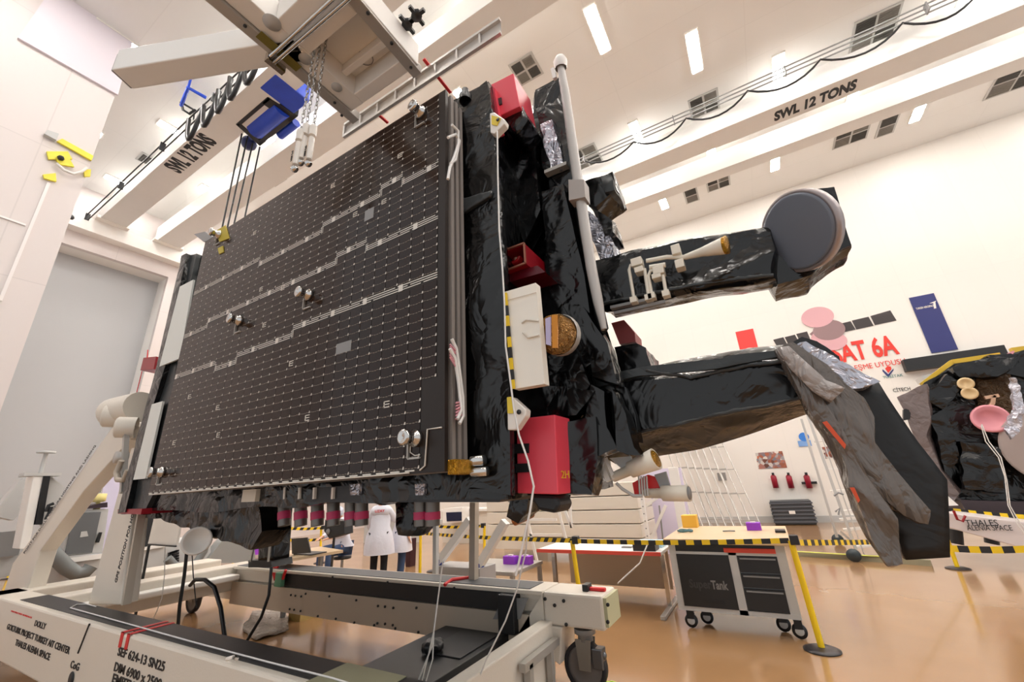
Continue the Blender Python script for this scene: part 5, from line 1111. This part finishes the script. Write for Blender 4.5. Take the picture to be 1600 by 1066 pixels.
# ================================================================== PEOPLE
def body_mesh(name, J, E, parent, m, root=0):
    me = bpy.data.meshes.new(name); me.from_pydata([j[0] for j in J], E, []); me.materials.append(m)
    o = bpy.data.objects.new(name, me); COL.objects.link(o); o.parent = parent
    sk = o.modifiers.new('skin', 'SKIN'); sk.use_smooth_shade = True
    for v, j in zip(me.skin_vertices[0].data, J): v.radius = (j[1], j[1] if len(j) < 3 else j[2])
    me.skin_vertices[0].data[root].use_root = True
    sb = o.modifiers.new('sub', 'SUBSURF'); sb.levels = 1; sb.render_levels = 2
    return o
def rot(p, a): return V(p[0]*math.cos(a)-p[1]*math.sin(a), p[0]*math.sin(a)+p[1]*math.cos(a), p[2])
def person(label, loc, ang, pose, trousers, seated=False, h=1.74):
    t = thing('person', label, 'person', loc); k = h/1.74
    P = dict(pelvis=(0, 0, .95), waist=(0, 0, 1.1), chest=(0, .02, 1.32), neck=(0, .0, 1.48), head=(0, .02, 1.6), top=(0, .02, 1.7))
    for s, n in ((-1, 'l'), (1, 'r')):
        P['sh'+n] = (s*.17, 0, 1.42); P['el'+n] = (s*.24, .02, 1.15); P['wr'+n] = (s*.25, .12, .93)
        P['hip'+n] = (s*.09, 0, .9); P['kn'+n] = (s*.1, .03, .5); P['an'+n] = (s*.1, 0, .09); P['to'+n] = (s*.1, .16, .04)
    P.update(pose)
    for n in P: P[n] = rot(V(*P[n])*k, ang)
    rad = dict(pelvis=(.14, .1), waist=(.13, .09), chest=(.15, .1), neck=(.055, .055), head=(.085, .1), top=(.06, .07), sh=(.065, .065), el=(.045, .045), wr=(.03, .03), hip=(.09, .09), kn=(.06, .06), an=(.045, .045), to=(.035, .03))
    names = list(P); idx = {n: i for i, n in enumerate(names)}
    J = [(P[n], *rad[n[:-1] if n[:-1] in rad else n]) for n in names]
    E = [('pelvis', 'waist'), ('waist', 'chest'), ('chest', 'neck'), ('neck', 'head'), ('head', 'top')]
    for n in 'lr': E += [('chest', 'sh'+n), ('sh'+n, 'el'+n), ('el'+n, 'wr'+n), ('pelvis', 'hip'+n), ('hip'+n, 'kn'+n), ('kn'+n, 'an'+n), ('an'+n, 'to'+n)]
    E = [(idx[a], idx[b]) for a, b in E]
    for n in 'lr':      # hands: palm and five fingers
        w_, e_ = P['wr'+n], P['el'+n]; d = (w_-e_).normalized(); sd = rot(V(1, 0, 0), ang)
        pm = len(J); J.append((w_+d*.07, .03, .018)); E.append((idx['wr'+n], pm))
        for f in range(4):
            off = sd*(.022*(f-1.5)); q = len(J); L = (.06, .075, .08, .065)[f]
            J.append((w_+d*.1+off, .01)); J.append((w_+d*(.1+L)+off+V(0, 0, -.015), .008)); E += [(pm, q), (q, q+1)]
        q = len(J); s = 1 if n == 'l' else -1
        J.append((w_+d*.05+sd*(.04*s), .011)); J.append((w_+d*.09+sd*(.055*s), .009)); E += [(idx['wr'+n], q), (q, q+1)]
    body_mesh('body', J, E, t, SKIN, idx['pelvis'])
    # trousers
    tn = ['pelvis', 'hipl', 'knl', 'anl', 'hipr', 'knr', 'anr']; ti = {n: i for i, n in enumerate(tn)}
    tr = {'pelvis': .15, 'hip': .11, 'kn': .08, 'an': .065}
    TJ = [(P[n], tr[n if n == 'pelvis' else n[:-1]]) for n in tn]
    body_mesh('trousers', TJ, [(ti[a], ti[b]) for a, b in (('pelvis', 'hipl'), ('hipl', 'knl'), ('knl', 'anl'), ('pelvis', 'hipr'), ('hipr', 'knr'), ('knr', 'anr'))], t, trousers)
    for n in 'lr':
        MB().tube([P['an'+n]-V(0, 0, .03)-rot(V(0, .06, 0), ang), P['to'+n]-V(0, 0, .0)], [.045, .035], 8).build('shoe', mat('white_shoe', (220, 220, 224), .6), t) if False else None
    # coat: sleeves + lofted skirt
    cn = ['chest', 'shl', 'ell', 'cl', 'shr', 'elr', 'cr']; PP = dict(P); PP['cl'] = P['ell'].lerp(P['wrl'], .85); PP['cr'] = P['elr'].lerp(P['wrr'], .85)
    ci = {n: i for i, n in enumerate(cn)}; cr_ = {'chest': .16, 'shl': .09, 'shr': .09, 'ell': .07, 'elr': .07, 'cl': .05, 'cr': .05}
    body_mesh('sleeves', [(PP[n], cr_[n]) for n in cn], [(ci[a], ci[b]) for a, b in (('chest', 'shl'), ('shl', 'ell'), ('ell', 'cl'), ('chest', 'shr'), ('shr', 'elr'), ('elr', 'cr'))], t, COAT)
    rings = [(P['neck']-V(0, 0, .03), .075, .07), (P['neck']-V(0, 0, .07), .17, .1), (P['chest'], .21, .14), (P['waist'], .2, .15), (P['pelvis'], .27, .21)]
    if not seated: rings += [(P['pelvis']-V(0, 0, .2*k), .3, .23), (P['pelvis']-V(0, 0, .36*k), .31, .24)]
    vs = []; n_ = 20
    for ri, (c, a, b_) in enumerate(rings):
        for j in range(n_):
            th = 2*math.pi*j/n_; w2 = 1+(.05*math.sin(th*5+ri) if ri > 2 else 0)
            vs.append(c+rot(V(a*w2*math.cos(th), b_*w2*math.sin(th), 0), ang))
    cm = MB().add([v+V(0, 0, 0) for v in vs], [(i*n_+j, i*n_+(j+1) % n_, (i+1)*n_+(j+1) % n_, (i+1)*n_+j) for i in range(len(rings)-1) for j in range(n_)], 0, True)
    cm.v = [v+Vector(loc) for v in cm.v]; cm.build('coat', COAT, t)
    hd = P['head']+Vector(loc)
    MB().ball(hd+rot(V(0, -.015, .035), ang), .112, 14, sc=(.95, 1.05, 1.05)).build('cap', mat('hair_net_cap', (206, 212, 226), .7, bump=.4, bscale=30), t)
    f = hd+rot(V(0, .1, 0), ang)
    MB().ball(f+rot(V(0, .0, .0), ang), .02, 8, sc=(.8, 1, 1.4)).build('nose', SKIN, t)
    MB().ball(f+rot(V(-.035, -.005, .035), ang), .012, 8).ball(f+rot(V(.035, -.005, .035), ang), .012, 8).build('eyes', HAIR, t)
    MB().ball(f+rot(V(0, -.01, -.04), ang), .035, 10, sc=(1, .6, .7)).build('face_mask', mat('face_mask_blue', (200, 215, 230), .7), t)
    return t, P
pl = on(590, 910, Y=6.7)
t, P = person('person standing with back turned in a long white lab coat and black trousers', V(pl.x, 6.7, 0), math.radians(35), dict(elr=(.26, .1, 1.2), wrr=(.2, .3, 1.25), ell=(-.25, .05, 1.15), wrl=(-.2, .22, 1.0)), PANTS, h=1.78)
cc = P['chest']+V(pl.x, 6.7, 0)
text('GSAT', cc+rot(V(.09, -.155, .07), math.radians(35)), rot(V(-1, 0, 0), math.radians(35)), Z_, .06, REDP, t, width=.18) if False else text('UZAY', cc+rot(V(-.1, -.16, .06), math.radians(35)), rot(V(1, 0, 0), math.radians(35)), Z_, .07, REDP, t, width=.2, bold=.02)
p2 = on(622, 905, Y=7.3)
person('person in white coat and blue jeans partly hidden behind the standing one', V(p2.x+.05, 7.3, 0), math.radians(-40), dict(wrl=(-.2, .2, 1.0)), JEAN, h=1.7)
p3 = on(533, 900, Y=6.6)
sdp = {k_: (a_[0]*1.15, a_[1], a_[2]+(.2 if a_[2] > .2 else 0)) for k_, a_ in dict(pelvis=(0, 0, .55), waist=(0, .04, .7), chest=(0, .1, .94), neck=(0, .14, 1.1), head=(0, .2, 1.22), top=(0, .22, 1.32), shl=(-.17, .1, 1.04), shr=(.17, .1, 1.04), ell=(-.26, .2, .8), elr=(.26, .2, .8), wrl=(-.14, .42, .76), wrr=(.16, .42, .76),
           hipl=(-.1, .02, .52), hipr=(.1, .02, .52), knl=(-.14, .42, .52), knr=(.14, .42, .52), anl=(-.14, .42, .1), anr=(.14, .42, .1), tol=(-.14, .57, .05), tor=(.14, .57, .05)).items()}
person('person seated in white coat with small red badge, hands on the slanting desk', V(p3.x, 6.6, 0), math.radians(175), sdp, JEAN, seated=True)
t = thing('stool', 'low round stool under the seated person', 'stool', V(p3.x, 6.6, 0))
MB().lathe(V(p3.x, 6.6, .5), Z_, [(0, 0), (0, .18), (.05, .18), (.05, 0)], 18).build('seat', DARK, t); MB().tube([V(p3.x, 6.6, .02), V(p3.x, 6.6, .5)], .03, 8).build('stem', STEEL, t)
MB().lathe(V(p3.x, 6.6, .0), Z_, [(0, .2), (.02, .2), (.02, 0)], 18).build('base', DARK, t)
# desk with laptop in front of seated person
dk = on(470, 875, Y=5.8)
t = thing('side_desk', 'pale wooden desk edge in front of the seated person', 'desk', V(dk.x, 5.8, 0))
MB().prism([on(440, 880, Z=.9), on(536, 864, Z=.9), on(500, 858, Z=.9), on(440, 866, Z=.9)], V(0, 0, .04)).build('desktop', WOOD, t)
for px, py in ((450, 870), (500, 862)):
    p = on(px, py, Z=.9); MB().box(p.x-.03, p.x+.03, p.y+.0, p.y+.05, 0, .9).build('leg', GREY, t)
t = thing('laptop', 'dark laptop open on the desk, seen from behind', 'laptop', on(470, 870, Z=.94))
lp = on(470, 868, Z=.94).y
MB().prism(onY([(456, 866), (485, 864), (480, 840), (455, 842)], lp), V(0, .02, 0)).build('screen_lid', mat('laptop_grey', (58, 56, 54), .4), t, .004)
a = on(470, 868, Z=.94); MB().box(a.x-.22, a.x+.22, lp+.02, lp+.3, .942, .955).build('keyboard_base', DARK, t)
t = thing('black_monitor', 'black box shaped instrument in front of the seated person head', 'instrument', on(515, 840, Y=5.4))
MB().prism(onY([(508, 812), (537, 814), (538, 835), (514, 842), (506, 830)], 5.4), V(0, .2, 0)).build('housing', BLACK, t, .01)
MB().bar(on(522, 840, Y=5.45), V(on(522, 840, Y=5.45).x, 5.45, 0), .03).build('stand', DARK, t)
MB().lathe(on(513, 831, Y=5.39), V(0, -1, 0), [(0, .05), (.02, .045), (.02, 0)], 16).build('lens', GREY, t)
tag(MB().prism(onY([(368, 860), (398, 856), (396, 868), (368, 872)], 8.5), V(0, .3, 0)).build('glove_carton', PURP), 'purple carton by the yellow posts left of the foil leg', 'carton')
tag(MB().prism(onY([(632, 842), (642, 842), (640, 896), (634, 896)], 8.6), V(0, .2, 0)).build('dark_cabinet', mat('dark_maroon', (60, 24, 34), .4)), 'narrow dark maroon cabinet right of the people', 'cabinet')
# far background benches behind the people
for i, (x0, x1, y, z0, z1, m, lab) in enumerate([(-14, -11.5, 12, 0, 1.0, GREYL, 'grey bench far behind the laptop'), (-10.5, -8.2, 12.5, 0, 1.1, CREAM, 'cream bench far behind the standing people'), (-7.6, -6.0, 12, 0, .95, CREAM, 'cream bench behind the yellow post pair')]):
    t = thing('far_bench', lab, 'bench', V((x0+x1)/2, y, 0)); MB().box(x0, x1, y, y+.8, z1-.08, z1).build('worktop', WHITE, t); MB().box(x0+.05, x1-.05, y+.1, y+.7, 0, z1-.08).build('body', m, t)
t = thing('test_rack', 'white rack with dark blue screen far behind the pink-taped thrusters', 'rack', V(-7, 12, .95))
MB().prism(onY([(692, 795), (722, 793), (722, 816), (692, 818)], 12.1), V(0, .5, 0)).build('housing', WHITE, t); MB().prism(onY([(697, 801), (721, 800), (721, 814), (698, 815)], 12.08), V(0, .02, 0)).build('screen', mat('screen_navy', (20, 28, 60), .2), t)
# floor clutter inside the dolly: clear plastic film
tag(MB().prism([on(a, b, Z=.02) for a, b in ((395, 960), (445, 950), (450, 985), (400, 1000), (380, 985))], V(0, 0, .03)).crumple(.1, .03, 5, 130).build('plastic_film', mat('thin_plastic', (170, 160, 150), .2, bump=.6, bscale=8, kind='foil')), 'crumpled clear plastic film on the floor inside the dolly', 'plastic film')
tag(MB().box(-6.9, -6.6, 4.6, 5.0, .0, .2).build('cardboard_box', mat('cardboard', (176, 150, 90), .7)), 'small cardboard box on the floor beyond the dolly', 'box')
# yellow taped fitting on the left wall
t = thing('wall_cable_fitting', 'yellow taped fitting with looped white cable on the near left wall', 'wall fitting', on(100, 245, X=-11.95))
b = MB()
for pts in (((88, 222), (96, 218), (145, 245), (142, 252)), ((72, 238), (105, 238), (112, 250), (75, 250)), ((85, 248), (108, 250), (115, 262), (92, 258)), ((66, 274), (86, 272), (87, 285), (68, 280)), ((130, 266), (141, 266), (140, 277), (131, 277))):
    b.prism([on(*p, X=-11.98) for p in pts], V(.05, 0, 0))
b.build('yellow_tape', mat('bright_tape', (240, 226, 70), .5, var=.15), t)
MB().prism([on(*p, X=-11.99) for p in ((67, 212), (72, 206), (90, 212), (86, 222))], V(.1, 0, 0)).build('junction_box', GREYL, t)
MB().tube([on(px, py, X=-11.9) for px, py in ((88, 255), (100, 266), (115, 272), (128, 268), (136, 262))], .03, 6).build('cable', WIRE, t)
MB().ball(on(95, 247, X=-11.9), .06, 8).build('knob', DARK, t)
tag(MB().ball(on(110, 340, X=-19.6), .12, 8).build('ledge_lamp', DARK), 'tiny dark fitting on the crane runway ledge', 'fitting')
